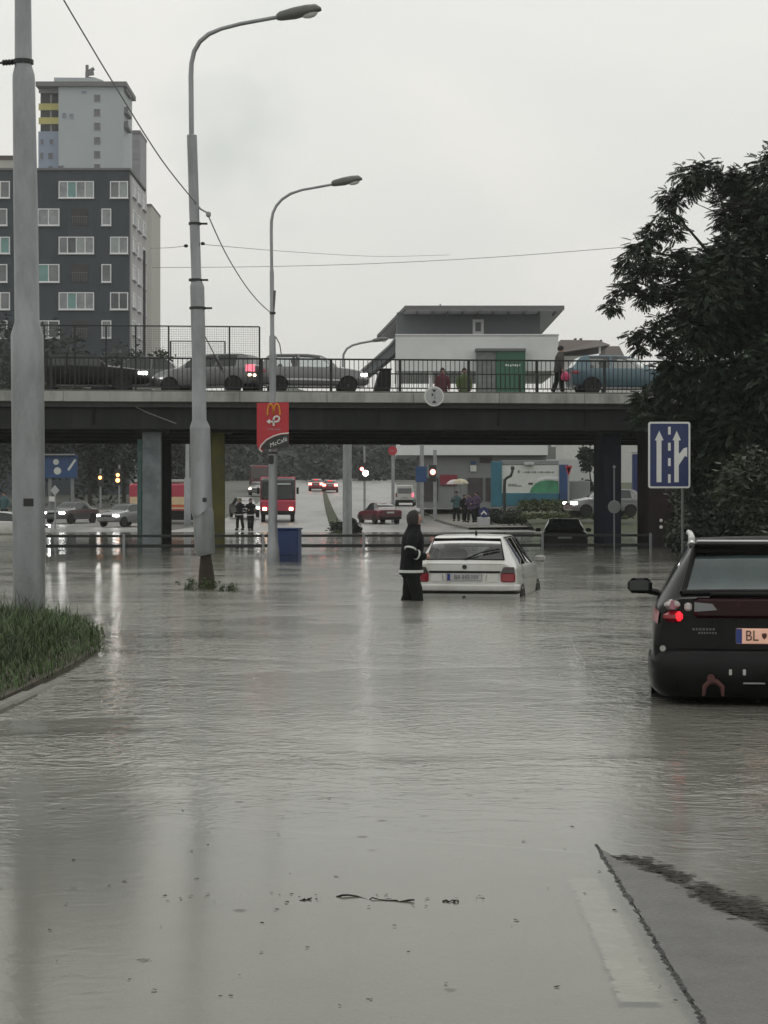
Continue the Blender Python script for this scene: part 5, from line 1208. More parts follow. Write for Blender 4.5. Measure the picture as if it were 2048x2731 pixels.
def street_cars():
    G = 'cars on the road beyond the overpass'
    def put(px, d, z=None): return Vector((wx(px, d), d, gz(d) + .01 if z is None else z))
    t, S = car('sedan_car', 'black sedan sunk to its bumper by the navy pier', 'car', SEDAN, 'car_black', put(1506, 73, -.42), R(-4), (.62, 1.12), (2.35, 3.05), SS, SWh, 'dark_glass', submerged=True)
    small_lights(t, S, .0, .80, .68, 'car_maroon', 'tail_lamp'); plate(t, -.03, .76, 'print_grey')
    for s_ in (-1, 1): box_part('side_mirror', t, (s_ * .92, 2.9, .98), (.2, .1, .13), 'trim_black', .03)
    t, S = car('sedan_car', 'dark red sedan driving away on the far wet road', 'car', SEDAN, 'car_darkred', put(1041, 134), R(20), (.62, 1.12), (2.35, 3.05), SS, SWh, 'dark_glass', G)
    small_lights(t, S, .0, .80, .68, 'lens_red', 'tail_lamp'); plate(t, -.03, .76); box_part('bumper', t, (0, -.06, .42), (1.5, .1, .14), 'trim_black', .03)
    t, S = car('delivery_van', 'white van driving away uphill with one tail lamp lit', 'van', VAN, 'car_white', put(1079, 177), R(-3), (.03, .05), (2.8, 3.45), VS, VWh, 'dark_glass', G)
    box_part('rear_window', t, (0, -.01, 1.30), (1.15, .03, .44), 'sign_grey', .02); box_part('tail_lamp', t, (.70, -.02, .95), (.16, .08, .34), 'lit_pink', .02); box_part('tail_lamp', t, (-.72, -.02, .95), (.12, .06, .34), 'lens_red', .02); box_part('bumper', t, (0, -.05, .42), (1.55, .12, .22), 'trim_black', .03); plate(t, -.03, .72)
    def facing(name, lab, cat, tab, paint, px, d, rz, rear, front, sides, wh, lamp='lit_white', zl=.68):
        t, S = car(name, lab, cat, tab, paint, put(px, d), rz, rear, front, sides, wh, 'dark_glass', G)
        yl = tab[-1][0] - .05; small_lights(t, S, yl, zl, .60, lamp, 'headlamp', (.22, .12, .13)); box_part('grille', t, (0, yl + .03, zl - .03), (.8, .08, .10), 'trim_black', .01); return t
    facing('sedan_car', 'dark sedan with both headlamps on coming through the flood at left', 'car', SEDAN, 'car_grey', 238, 136.5, R(180 - 24), (.62, 1.12), (2.35, 3.05), SS, SWh)
    facing('hatchback_car', 'grey car with glaring headlamps half hidden by the graffiti pier', 'car', HATCH, 'car_silver', 385, 128, R(180 - 30), (.062, .325), (2.2, 2.82), HS, HWh)
    facing('hatchback_car', 'pale grey car with headlamp on, between the navy and maroon piers', 'car', HATCH, 'car_silver', 1700, 108, R(90 + 14), (.062, .325), (2.2, 2.82), HS, HWh).location.z = .9
    facing('hatchback_car', 'pale car entering at the far left edge under the bridge', 'car', HATCH, 'car_white', -75, 104, R(-90 - 8), (.062, .325), (2.2, 2.82), HS, HWh).location.z = -.25
    facing('sedan_car', 'dark car with headlamps behind the group of firemen', 'car', SEDAN, 'car_grey', 640, 148, R(180 + 12), (.62, 1.12), (2.35, 3.05), SS, SWh)
    for px, d, lab in ((690, 215, 'silver car with lit lamps far up the left lane'),):
        facing('sedan_car', lab, 'car', SEDAN, 'car_silver', px, d, R(180), (.62, 1.12), (2.35, 3.05), SS, SWh, 'lit_warm')
    # cluster of red tail lamps at the crest
    for px, d, lab, lamp in ((842, 235, 'leftmost of the braking cars at the crest', 'lit_signal'), (880, 228, 'red car braking at the crest, rightmost of the queue', 'lit_signal')):
        t, S = car('sedan_car', lab, 'car', SEDAN, 'car_red', put(px, d), 0, (.62, 1.12), (2.35, 3.05), SS, SWh, 'dark_glass', G)
        small_lights(t, S, -.0, .82, .64, lamp, 'tail_lamp', (.36, .12, .26)); box_part('brake_lamp', t, (0, .75, 1.30), (.5, .06, .1), 'lit_red', .01); plate(t, -.05, .75)
    # red truck facing the camera behind the banner pole
    d = 138; b = put(741, d); t = thing('fire_truck', 'red fire truck facing the camera behind the banner pole', 'truck', b, R(3)); s = d / F
    mb = MB(); mb.rbox((0, .6, 1.02), (2.35, 1.4, .95), .12); part('cab_lower', mb, 'truck_red', t)
    mb = MB(); mb.rbox((0, .75, 2.2), (2.3, 1.3, 1.5), .12); part('cab_upper', mb, 'car_grey', t)
    mb = MB(); mb.rbox((0, .07, 2.1), (2.05, .06, 1.15), .05); part('windscreen', mb, 'dark_glass', t)
    mb = MB(); mb.rbox((.35, .02, 2.55), (1.0, .05, .13), .02); part('sun_visor', mb, 'tower_wall', t)
    mb = MB(); mb.rbox((0, 4, 1.9), (2.4, 5, 2.3), .08); part('rear_body', mb, 'truck_red', t)
    mb = MB(); mb.rbox((0, -.12, .62), (2.3, .15, .28), .04); part('bumper', mb, 'trim_black', t)
    for s_ in (-1, 1):
        box_part('headlamp', t, (s_ * .88, -.12, .88), (.26, .08, .2), 'lit_warm', .03)
        mb = MB(); mb.lathe([(.3, -.14), (.46, -.14), (.46, .14), (.3, .14)], (s_ * .98, .7, .45), 'X', 18); part('wheel', mb, 'rubber', t)
        box_part('wing_mirror', t, (s_ * 1.32, .2, 2.1), (.16, .1, .45), 'trim_black', .03)
    # fire engine side-on at left
    d = 136; b = put(470, d); t = thing('fire_engine', 'red fire engine with cream and orange stripes seen between the piers', 'truck', b, R(2))
    Z = lambda py: wz(py, d) - b.z
    mb = MB(); mb.rbox((0, 1.2, (Z(1290) + Z(1392)) / 2 + .25), (6.2, 2.4, Z(1290) - Z(1392) - .5), .1); part('body', mb, 'truck_red', t)
    for y0_, y1_, m in ((1325, 1346, 'stripe_cream'), (1346, 1353, 'stripe_orange'), (1353, 1358, 'stripe_cream')):
        mb = MB(); mb.box((0, -.012, (Z(y0_) + Z(y1_)) / 2), (6.1, .02, Z(y0_) - Z(y1_) - .01)); part('stripe', mb, m, t)
    mb = MB(); mb.rbox((0, .02, Z(1374)), (6.1, .1, .62), .03); part('skirt', mb, 'trim_black', t)
    mb = MB(); mb.rbox((0, 1.2, Z(1283)), (5.6, 1.8, .22), .05); part('roof_locker', mb, 'bumper_grey', t)
    for x in (-1.9, 1.9):
        mb = MB(); mb.lathe([(.3, -.14), (.48, -.14), (.48, .14), (.3, .14)], (x, .15, .48), 'Y', 18); part('wheel', mb, 'rubber', t)
    # dark red bus further up with lit lamps
    d = 232; b = put(694, d); t = thing('city_bus', 'dark red bus with lit lamps behind the firemen, left of the banner pole', 'bus', b, R(4))
    mb = MB(); mb.rbox((0, 5.5, 1.7), (2.4, 11, 2.6), .15); part('body', mb, 'car_darkred', t); mb = MB(); mb.rbox((0, -.02, 2.1), (2.1, .06, 1.2), .06); part('windscreen', mb, 'lens_smoke', t)
    for s_ in (-1, 1): box_part('headlamp', t, (s_ * .85, -.05, .75), (.3, .1, .2), 'lit_warm', .03)
    mb = MB(); mb.rbox((0, -.03, 2.78), (1.4, .05, .2), .02); part('route_display', mb, 'lens_red', t)
street_cars()

# ------------------------------------------------------------------ people
def skin_mesh(name, verts, edges, radii, m, level=2, root=0):
    me = bpy.data.meshes.new(name); me.from_pydata(verts, edges, []); o = bpy.data.objects.new(name, me); COL.objects.link(o)
    md = o.modifiers.new('skin', 'SKIN'); md.use_smooth_shade = True; md.branch_smoothing = .4
    for i, r in enumerate(radii):
        sv = me.skin_vertices[0].data[i]; sv.radius = (r, r) if not hasattr(r, '__len__') else r; sv.use_root = (i == root)
    sb = o.modifiers.new('sub', 'SUBSURF'); sb.levels = level; sb.render_levels = level
    dg = bpy.context.evaluated_depsgraph_get(); out = bpy.data.meshes.new_from_object(o.evaluated_get(dg)); out.name = name; out.materials.clear(); out.materials.append(M[m])
    bpy.data.objects.remove(o); bpy.data.meshes.remove(me); return out
def person(label, loc, heading, coat='coat_black', trousers='trouser_black', hair='hood_dark', h=1.75, arms='down', step=0., lean=0., bands=False, hood=False, hands=False, group=None, lvl=1, long_coat=0.):
    """figure facing +y; every joint one vertex of a skeleton, the surface grown over it; coat, trousers and hair are its clothing"""
    t = thing('person', label, 'person', loc, heading, group); k = h / 1.75
    def V(x, y, z): return (x * k, y * k + lean * max(0, z - .9) * k, z * k)
    hip = V(0, 0, .93); J = [hip, V(0, 0, 1.12), V(0, .01, 1.32), V(0, 0, 1.46), V(0, .01, 1.53), V(0, .025, 1.60), V(0, .03, 1.68), V(0, .012, 1.735)]
    Rr = [.145, .14, .145, .06, .055, .085, .098, .06]; E = [(0, 1), (1, 2), (2, 3), (3, 4), (4, 5), (5, 6), (6, 7)]
    nose = len(J); J += [V(0, .115, 1.635), V(0, .14, 1.62)]; Rr += [.02, .012]; E += [(5, nose), (nose, nose + 1)]
    arm_pts = {}; leg_pts = {}
    for s_ in (-1, 1):
        if arms == 'down': el, wr, hd = (.27, -.03, 1.13), (.26, .08, .90), (.25, .12, .82)
        elif arms == 'belly': el, wr, hd = (.30, -.05, 1.14), (.15, .20, 1.07), (.06, .25, 1.07)
        elif arms == 'hold': el, wr, hd = (.27, .04, 1.15), (.20, .28, 1.12), (.16, .36, 1.14)
        else: el, wr, hd = ((.27, .06, 1.15), (.15, .22, 1.32), (.12, .25, 1.40)) if s_ > 0 else ((.27, -.03, 1.13), (.26, .08, .90), (.25, .12, .82))
        b = len(J); A_ = [(.185, 0, 1.41), el, wr, hd]; J += [V(s_ * x, y, z) for x, y, z in A_]; Rr += [.045, .045, .036, .04]; E += [(3, b), (b, b + 1), (b + 1, b + 2), (b + 2, b + 3)]
        arm_pts[s_] = [J[b + i] for i in range(4)]
        b = len(J); st = step * s_; Lg = [(.10, 0, .86), (.11, .03 + st * .5, .48), (.115, st - .03, .09), (.13, st + .10, .035)]
        J += [V(s_ * x, y, z) for x, y, z in Lg]; Rr += [.10, .065, .048, .04]; E += [(0, b), (b, b + 1), (b + 1, b + 2), (b + 2, b + 3)]; leg_pts[s_] = [J[b + i] for i in range(4)]
        if hands:   # five fingers rooted in the palm
            pm = arm_pts[s_][3]; wrp = arm_pts[s_][2]; f = (Vector(pm) - Vector(wrp)).normalized(); side = f.cross(Vector((0, 0, 1))).normalized(); up = side.cross(f)
            i0 = len(J) - 4 - 1
            for q, (o_, ln) in enumerate(((-.03, .055), (-.01, .07), (.01, .066), (.03, .05))):
                b2 = len(J); base_ = Vector(pm) + up * o_; J += [tuple(base_ + f * ln * .5), tuple(base_ + f * ln - side * s_ * .02)]; Rr += [.0095, .008]; E += [(i0, b2), (b2, b2 + 1)]
            b2 = len(J); J += [tuple(Vector(pm) - f * .02 + up * .045), tuple(Vector(pm) + f * .02 + up * .065)]; Rr += [.011, .009]; E += [(i0, b2), (b2, b2 + 1)]
    Rr = [r * k for r in Rr]
    link('body', skin_mesh('body', J, E, Rr, 'skin', lvl), t)
    # coat: an elliptical shell for the trunk with tapering sleeves, trousers the same way
    def shell(mb, rows, n=16):
        vs_ = [Vector(V(math.cos(2 * math.pi * j / n) * rx, y0 + math.sin(2 * math.pi * j / n) * ry, z)) for z, rx, ry, y0 in rows for j in range(n)]
        mb.add(vs_, [(i * n + j, i * n + (j + 1) % n, (i + 1) * n + (j + 1) % n, (i + 1) * n + j) for i in range(len(rows) - 1) for j in range(n)] + [tuple(range(n - 1, -1, -1)), tuple((len(rows) - 1) * n + j for j in range(n))])
    def limb(mb, pts, rr):
        P_ = []; Q_ = []
        for i in range(len(pts) - 1):
            for q in range(4): P_.append(Vector(pts[i]).lerp(Vector(pts[i + 1]), q / 4)); Q_.append((rr[i] + (rr[i + 1] - rr[i]) * q / 4) * (1 + .05 * math.sin(i * 5 + q * 2.4)) * k)
        P_.append(Vector(pts[-1])); Q_.append(rr[-1] * k)
        for i in range(1, len(P_) - 1): P_[i] = P_[i] * .6 + (P_[i - 1] + P_[i + 1]) * .2
        mb.tube(P_, Q_, 12)
    mb = MB(); shell(mb, [(.80 - long_coat, .205, .178, 0), (.86, .205, .176, 0), (.96, .20, .17, 0), (1.06, .195, .168, .005), (1.16, .20, .172, .005), (1.28, .212, .172, .005), (1.37, .215, .165, .0), (1.43, .185, .135, 0), (1.475, .125, .115, 0), (1.51, .10, .105, .005), (1.56 if hood else 1.545, .092 if hood else .078, .098 if hood else .08, .01)])
    for s_ in (-1, 1):
        a = arm_pts[s_]; w_ = tuple(Vector(a[1]).lerp(Vector(a[2]), .95)); limb(mb, [tuple(Vector(a[0]) + Vector((-s_ * .05, 0, .0)) * k), tuple(Vector(a[0]).lerp(Vector(a[1]), .3)), a[1], w_], [.085, .092, .076, .060])
    part('coat', mb, coat, t, 60)
    mb = MB(); shell(mb, [(.76, .17, .14, 0), (.84, .185, .15, 0), (.93, .175, .14, 0)])
    for s_ in (-1, 1):
        l = leg_pts[s_]; an = tuple(Vector(l[1]).lerp(Vector(l[2]), .93)); limb(mb, [l[0], l[1], an], [.112, .090, .082])
        m2 = MB(); p = Vector(l[2]); m2.rbox((p.x, p.y + .07 * k, .05 * k), (.10 * k, .27 * k, .10 * k), .03); part('boot', m2, 'trim_black', t)
    part('trousers', mb, trousers, t, 60)
    hd = Vector(V(0, .012, 1.66))
    mb = MB()
    nz_, na = 7, 14; vs_ = []
    for i in range(nz_ + 1):
        ph = -.55 + (math.pi / 2 + .55) * i / nz_
        if hood: ph = -1.25 + (math.pi / 2 + 1.25) * i / nz_
        for j in range(na):
            a = 2 * math.pi * j / na; fr = max(0, math.sin(a)) ** 2
            rr = math.cos(ph) * .118 if not hood else .122 * (math.cos(ph) if ph > 0 else .62 + .38 * math.cos(ph)); lift = .0 if hood and fr < .7 else .10 * fr * max(0, 1 - i / 4)
            vs_.append(hd + Vector((math.cos(a) * rr * .86, math.sin(a) * rr * (1.06 if math.sin(a) < 0 or not hood else .60), math.sin(ph) * .125 + lift)) * k)
    mb.add(vs_, [(i * na + j, i * na + (j + 1) % na, (i + 1) * na + (j + 1) % na, (i + 1) * na + j) for i in range(nz_) for j in range(na)]); part('hood' if hood else 'hair', mb, hair, t, 70)
    for s_ in (-1, 1):
        mb = MB(); mb.lathe([(.003, -.006), (.012, 0), (.003, .006)], V(s_ * .035, .112, 1.672), 'Y', 8); part('eye', mb, 'sign_black', t)
    mb = MB(); mb.rbox(V(0, .112, 1.585), (.05 * k, .012, .012), .004); part('mouth', mb, 'hook_rust', t)
    if bands:
        def ring(p, q, f, r, w, nm):
            p, q = Vector(p), Vector(q); c0 = p.lerp(q, f); ax = (q - p).normalized(); mb = MB(); mb.tube([c0 - ax * w, c0 - ax * w * .9, c0 + ax * w * .9, c0 + ax * w], [r * .96, r, r, r * .96], 16); part(nm, mb, 'reflective', t, 50)
        for s_ in (-1, 1):
            a = arm_pts[s_]; ring(a[0], a[1], .80, .092 * k, .014, 'sleeve_band'); ring(a[1], a[2], .45, .078 * k, .014, 'sleeve_band')
        mb = MB(); n = 24; vs_ = []
        for zz, g in ((.83, .0), (.834, .005), (.868, .005), (.872, 0)):
            for j in range(n): a = 2 * math.pi * j / n; vs_.append(V(math.cos(a) * (.212 + g), math.sin(a) * (.182 + g), zz))
        mb.add(vs_, [(i * n + j, i * n + (j + 1) % n, (i + 1) * n + (j + 1) % n, (i + 1) * n + j) for i in range(3) for j in range(n)]); part('hem_band', mb, 'reflective', t, 50)
    return t
def people():
    person('firefighter in dark hooded coat with reflective bands wading beside the white hatchback', (wx(1096, 31.9), 31.9, -.42), R(-88), hood=True, bands=True, arms='belly', hands=True, lvl=2, h=1.79, lean=.06, step=.13)
    for px, d, hd, lab in ((640, 117, 150, 'left of two firefighters standing on the wet road under the bridge'), (668, 115.5, 200, 'right of two firefighters on the wet road, arms away from the body')):
        person(lab, (wx(px, d), d, gz(d) + .01), R(hd), bands=True, h=1.8, arms='hold' if px > 650 else 'down', step=.12, hair='coat_green' if px < 650 else 'hood_dark', group='firefighters on the far road')
    p = on_bridge(bpx(1489, 1.6), 1.6)
    t = person('pedestrian in a dark jacket walking right along the overpass with a pink bag', p, BA - R(90), 'coat_brown', 'trouser_black', h=1.68, step=.16, lean=.1, arms='down')
    q = on_bridge(bpx(1506, 1.5), 1.35); b = thing('pink_bag', 'bright pink carrier bag held by the pedestrian on the overpass', 'bag', q + Vector((0, 0, .62)), BA)
    mb = MB(); mb.lathe([(.05, -.17), (.15, -.12), (.17, 0), (.13, .12), (.04, .17)], (0, 0, 0), 'Z', 12); part('bag_body', mb, 'pink_bag', b, 50); mb = MB(); mb.tube([(-.05, 0, .16), (0, 0, .26), (.05, 0, .16)], .01, 6); part('handle', mb, 'pink_bag', b)
    for px, v, c, lab in ((1180, 12.5, 'coat_red', 'figure in a red jacket on the far pavement of the overpass'), (1238, 12.5, 'coat_green', 'figure in a yellow green jacket on the far pavement of the overpass')):
        q = on_bridge(bpx(px, v), v); q.z -= .55 if px != 1276 else .9
        person(lab, q, BA + R(180), c, 'trouser_black', h=1.7, group='passers-by on the overpass')
    for px, d, c, lab, hd in ((1217, 126, 'coat_teal', 'figure in teal under the pale umbrella by the shop', 170), (1238, 124, 'coat_black', 'figure in black between the two umbrellas by the shop', 200), (1256, 122, 'coat_purple', 'stooping figure in a purple coat beside the blue arrow sign', 150), (1272, 123, 'coat_purple', 'bulky figure in dark purple, rightmost by the arrow sign', 120), (12, 118, 'coat_teal', 'figure in grey standing left of the nearest pole under the bridge', 160)):
        person(lab, (wx(px, d), d, gz(d) + .35), R(hd), c, 'trouser_black', h=1.58 + (px * 7 % 5) * .06, lean=.22 if px == 1256 else .03, step=.05 + (px % 3) * .05, arms={1217: 'raise', 1256: 'hold', 1272: 'belly'}.get(px, 'down'), group='people waiting by the shop')
    for px, py, d, m, lab in ((1212, 1288, 126, 'umbrella_pale', 'pale round umbrella held above the figure in teal'), (1228, 1286, 125, 'umbrella_cream', 'cream umbrella tipped towards the road by the shop')):
        p = at(px, py, d); t = thing('umbrella', lab, 'umbrella', p, group='umbrellas by the shop'); mb = MB(); n = 8; vs_ = [(0, 0, .22)]
        for i, (rr, zz) in enumerate(((.25, .17), (.42, .05), (.5, -.08))):
            for j in range(n): a = 2 * math.pi * j / n; vs_.append((rr * math.cos(a), rr * math.sin(a), zz))
        fs = [(0, 1 + j, 1 + (j + 1) % n) for j in range(n)] + [(1 + i * n + j, 1 + (i + 1) * n + j, 1 + (i + 1) * n + (j + 1) % n, 1 + i * n + (j + 1) % n) for i in range(2) for j in range(n)]
        part('canopy', mb.add(vs_, fs), m, t); mb = MB(); mb.tube([(0, 0, .26), (0, 0, -.75)], .012, 6); part('shaft', mb, 'sign_black', t)
people()

# ------------------------------------------------------------------ vegetation
def compound_leaf(L_=.34, n=6):
    """one feathery leaf: paired folded leaflets on a drooping stalk"""
    vs_ = []; fs = []
    def leaflet(p, dirn, ln):
        p, dirn = Vector(p), Vector(dirn).normalized(); s_ = dirn.cross(Vector((0, 0, 1))).normalized(); o = len(vs_)
        vs_.extend([tuple(p), tuple(p + dirn * ln * .45 + s_ * ln * .27 + Vector((0, 0, .01))), tuple(p + dirn * ln + Vector((0, 0, -.18 * ln))), tuple(p + dirn * ln * .45 - s_ * ln * .27 + Vector((0, 0, .01)))]); fs.append((o, o + 1, o + 2, o + 3))
    for i in range(n):
        f = .2 + .8 * i / n; p = (L_ * f, 0, -.12 * L_ * f * f)
        for s_ in (-1, 1): leaflet(p, (.55, s_ * .8, -.15), L_ * .36 * (1 - .25 * abs(f - .55)))
    leaflet((L_, 0, -.12 * L_), (1, 0, -.2), L_ * .36)
    return np.array(vs_), np.array(fs)
def leaf_cloud(name, spots, n, seed, m, Lf=.34, droop=.5):
    rg = np.random.default_rng(seed); tv, tf = compound_leaf(Lf); nv = len(tv)
    w = np.array([r ** 2.0 for _, r in spots]); w /= w.sum(); idx = rg.choice(len(spots), n, p=w); C = np.array([tuple(c) for c, _ in spots])[idx]; Rr = np.array([r for _, r in spots])[idx]
    u = rg.normal(size=(n, 3)); u /= np.linalg.norm(u, axis=1)[:, None]; rad = Rr * rg.random(n) ** .5; P_ = C + u * rad[:, None]
    d = u.copy(); d[:, 2] = d[:, 2] * .4 - droop * rg.random(n); d += .5 * rg.normal(size=(n, 3)) * np.array([1, 1, .4]); d /= np.linalg.norm(d, axis=1)[:, None]
    up = np.tile([0, 0, 1.], (n, 1)) + .35 * rg.normal(size=(n, 3)); s_ = np.cross(up, d); s_ /= np.linalg.norm(s_, axis=1)[:, None]; z = np.cross(d, s_)
    sc = rg.uniform(.7, 1.3, n)
    Vv = P_[:, None, :] + sc[:, None, None] * (tv[None, :, 0:1] * d[:, None, :] + tv[None, :, 1:2] * s_[:, None, :] + tv[None, :, 2:3] * z[:, None, :])
    Fc = (tf[None] + (np.arange(n) * nv)[:, None, None]).reshape(-1, 4)
    return numpy_mesh(name, Vv.reshape(-1, 3), Fc, m)
def big_tree():
    d = 56; b = Vector((wx(2060, d), d, 1.2)); rg = random.Random(3)
    t = thing('ash_tree', 'big dark tree with feathery leaves overhanging the right end of the overpass', 'tree', b)
    s = d / F
    spots = []
    def lobe(px, py, r, n=2, dd=1.6, n_out=False):
        for k in range(n):
            q = at(px + (32 if n_out else 0) + rg.uniform(-.25, .25) * r, py + rg.uniform(-.2, .2) * r, d) - b; q.y += rg.uniform(-dd, dd); spots.append((q, r * s * ((.84 if n_out else .98))))
    outer = [(1800, 470, 38), (1850, 455, 40), (1900, 465, 38), (1945, 470, 40), (1765, 520, 36), (1745, 575, 30), (1800, 510, 30), (1715, 625, 34), (1680, 645, 30), (1770, 610, 26), (1645, 690, 28), (1620, 720, 16), (1622, 775, 20), (1608, 810, 22), (1650, 760, 32), (1690, 720, 40), (1690, 785, 34), (1735, 770, 34), (1725, 700, 40),
             (1715, 860, 22), (1700, 880, 20), (1655, 900, 22), (1668, 930, 18), (1730, 895, 26), (1760, 920, 26), (1775, 850, 30), (1790, 690, 44), (2035, 405, 22), (2055, 380, 24), (1815, 790, 24), (1700, 1075, 40), (1670, 1110, 22), (1745, 1040, 34), (1760, 980, 34)]
    inner = [(1870, 710, 58), (1945, 670, 55), (2000, 560, 78), (2060, 500, 80), (1990, 480, 40), (1850, 800, 70), (1930, 760, 80), (2020, 700, 90), (2090, 620, 110), (1840, 900, 66), (1920, 880, 85), (2010, 850, 100), (2100, 820, 130), (1800, 1000, 60), (1880, 1010, 80), (1970, 1000, 100), (2070, 1000, 120), (1790, 1095, 56), (1860, 1110, 70), (1940, 1120, 80), (2040, 1130, 100), (1905, 1190, 60), (1850, 1190, 46), (1880, 1255, 60), (1950, 1290, 80), (2030, 1320, 80), (1780, 1150, 40), (1900, 1340, 60), (1990, 1380, 70), (1990, 1220, 80), (2070, 1230, 90)]
    for l in outer: lobe(*l, n=2, dd=.9, n_out=True)
    for l in inner: lobe(*l, n=2, dd=2.4)
    mb = MB(); T0 = Vector((0, 0, -.6)); T1 = Vector((-.15, 0, 3.2)); T2 = Vector((-.3, .2, 6.2)); mb.tube([T0, T1, T2, (-.2, .2, 8.2)], [.26, .2, .14, .06], 10)
    for px, py in ((1765, 530), (1690, 660), (1630, 790), (1700, 880), (1800, 700), (1900, 480), (1980, 470), (1840, 850), (1720, 1060), (1640, 730)):
        q = at(px, py, d) - b; s0 = T1.lerp(T2, rg.uniform(.1, .95)); mid = s0.lerp(q, .55) + Vector((0, rg.uniform(-.3, .3), .35)); mb.tube([s0, mid, q], [.075, .045, .012], 6)
    q = at(1985, 540, d) - b
    for px, py in ((1880, 545), (1900, 520), (1950, 515)): mb.tube([q, at(px + 30, py + 22, d) - b, at(px - 30, py - 4, d) - b], [.03, .02, .008], 5)
    part('trunk', mb, 'bark', t, 40)
    co = link('crown', leaf_cloud('crown', spots, 26000, 11, 'leaf', .225), t); co['kind'] = 'stuff'
    # the leaves one can pick out along the edge
    tv, tf = compound_leaf(.25); me = numpy_mesh('leaf', tv, tf, 'leaf')
    for k in range(240):
        c, r = spots[rg.randrange(len(outer) * 2)]; a = rg.uniform(0, 6.28); e = rg.uniform(-.5, .5)
        o = link('leaf', me, t); o.location = Vector(c) + Vector((math.cos(a) * r, rg.uniform(-.6, .2) * r, math.sin(a) * r * .95)); o.rotation_euler = (rg.uniform(-.5, .5), rg.uniform(.1, .9), a if rg.random() < .5 else rg.uniform(0, 6.28)); sc = rg.uniform(.7, 1.25); o.scale = (sc, sc, sc)
big_tree()
def bushes():
    G = 'shrubs on the right embankment'
    for i, (px, pyb, d, w, hh, m, lab) in enumerate(((1900, 1450, 60, 1.5, 2.4, 'leaf_olive', 'olive green shrub behind the lane sign post'), (1990, 1440, 52, 1.8, 2.9, 'leaf_dark', 'dark shrub mass above the black estate car'), (2075, 1440, 46, 1.6, 3.0, 'leaf_olive', 'shrub at the right edge above the roof rail'), (1850, 1455, 64, .9, 1.2, 'leaf_olive', 'low weedy shrub right of the maroon pier'), (2010, 1440, 63, 2.6, 4.5, 'leaf_dark', 'tall dark thicket behind the shrubs under the tree'))):
        rg = random.Random(40 + i); b = Vector((wx(px, d), d, -.1)); spots = [((rg.uniform(-w, w) * .6, rg.uniform(-.6, .6), rg.uniform(.25, .9) * hh), rg.uniform(.3, .55) * w) for _ in range(9)]
        tree('shrub', lab, 'shrub', b, spots, 5200 if w > 1.4 else 1800, .085, m, 50 + i, hh * .5, .05, 5, G)
    # planted embankment
    mb = MB(); rg = random.Random(8); vs_ = []; xs = lin(0, 1, 9); ys = lin(26, 72, 16); n = len(xs)
    for y in ys:
        x0 = wx(1885, y) + .25 if y > 40 else wx(1885, 40) + (40 - y) * .28
        for q in xs: vs_.append((x0 + q * 9, y, -.25 + (q * 9) * .52 - .02 + rg.uniform(-.12, .12) * (q > 0)))
    fs = [(i * n + j, i * n + j + 1, (i + 1) * n + j + 1, (i + 1) * n + j) for i in range(len(ys) - 1) for j in range(n - 1)]
    part('embankment', mb.add(vs_, fs), 'bank_grass', kind='structure')
    sp = [((wx(1885, y) + .25 + q * 7, y, -.2 + q * 7 * .52 + .15), .55) for y in lin(40, 70, 9) for q in lin(.05, 1, 7)]
    o = link('undergrowth', clump_mesh('undergrowth', sp, 9000, .10, 'leaf_olive', 77), None, 'stuff'); tag(o, 'low green undergrowth covering the right embankment', 'undergrowth'); o['kind'] = 'stuff'
    # bank of rough grass beyond the bridge on the right
    mb = MB(); vs_ = []; rows = [(112, 1440, -.05), (116, 1420, .5), (124, 1395, 1.15), (138, 1385, 1.6), (160, 1380, 2.4), (200, 1340, 3.6)]
    for d, px, zz in rows:
        x0 = wx(px, d)
        for k, f in enumerate(lin(0, 1, 8)): vs_.append((x0 + f * 24, d + f * -3, zz - (.25 if k == 0 else 0) + .05 * math.sin(k * 2.1 + d)))
    n = 9; fs = [(i * n + j, i * n + j + 1, (i + 1) * n + j + 1, (i + 1) * n + j) for i in range(len(rows) - 1) for j in range(n - 1)]
    part('grass_bank', mb.add(vs_, fs), 'bank_grass', kind='structure')
    sp = [((wx(1400 + q * 28, y), y - q * .35, zz + .1), .5) for y, zz in ((118, .75), (124, 1.15), (131, 1.4), (138, 1.6), (147, 2.0), (158, 2.35)) for q in range(10)]
    o = link('rough_grass', clump_mesh('rough_grass', sp, 8000, .11, 'grass_dry', 78, squash=.35), None, 'stuff'); tag(o, 'rough green and ochre grass on the bank below the billboard', 'grass')
    # a wooded rise behind everything up the road
    mb = MB(); vs_ = []; xs = lin(-140, 140, 40)
    for y, zf in ((432, 6), (445, 20), (470, 27), (560, 30)):
        for x in xs: vs_.append((x, y, zf * (1 - .25 * abs(x + 20) / 140) + (math.sin(x * .21) + math.sin(x * .53 + 1)) * .9 * (zf > 6)))
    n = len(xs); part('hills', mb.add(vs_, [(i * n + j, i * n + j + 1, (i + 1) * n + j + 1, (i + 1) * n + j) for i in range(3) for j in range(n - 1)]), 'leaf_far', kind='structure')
    # pavement and kerb leading to the shop
    mb = MB(); A_ = [(1250, 118), (1215, 126), (1165, 140), (1120, 165)]; vs_ = []
    for px, d in A_: vs_ += [(wx(px, d), d, gz(d) + .14), (wx(px, d) + 6, d, gz(d) + .2), (wx(px, d), d, gz(d) - .1)]
    fs = []
    for i in range(3): fs += [(3 * i, 3 * i + 1, 3 * i + 4, 3 * i + 3), (3 * i + 2, 3 * i, 3 * i + 3, 3 * i + 5)]
    part('pavement', mb.add(vs_, fs), 'kerb', kind='structure')
    # far island with low planting
    tree('shrub', 'low clipped shrub left of the distant lamp pole', 'shrub', Vector((wx(908, 112), 112, gz(112))), [((x * .3 - .3, 0, .25), .38) for x in range(4)], 900, .09, 'leaf_dark', 61, .2, .03, 3)
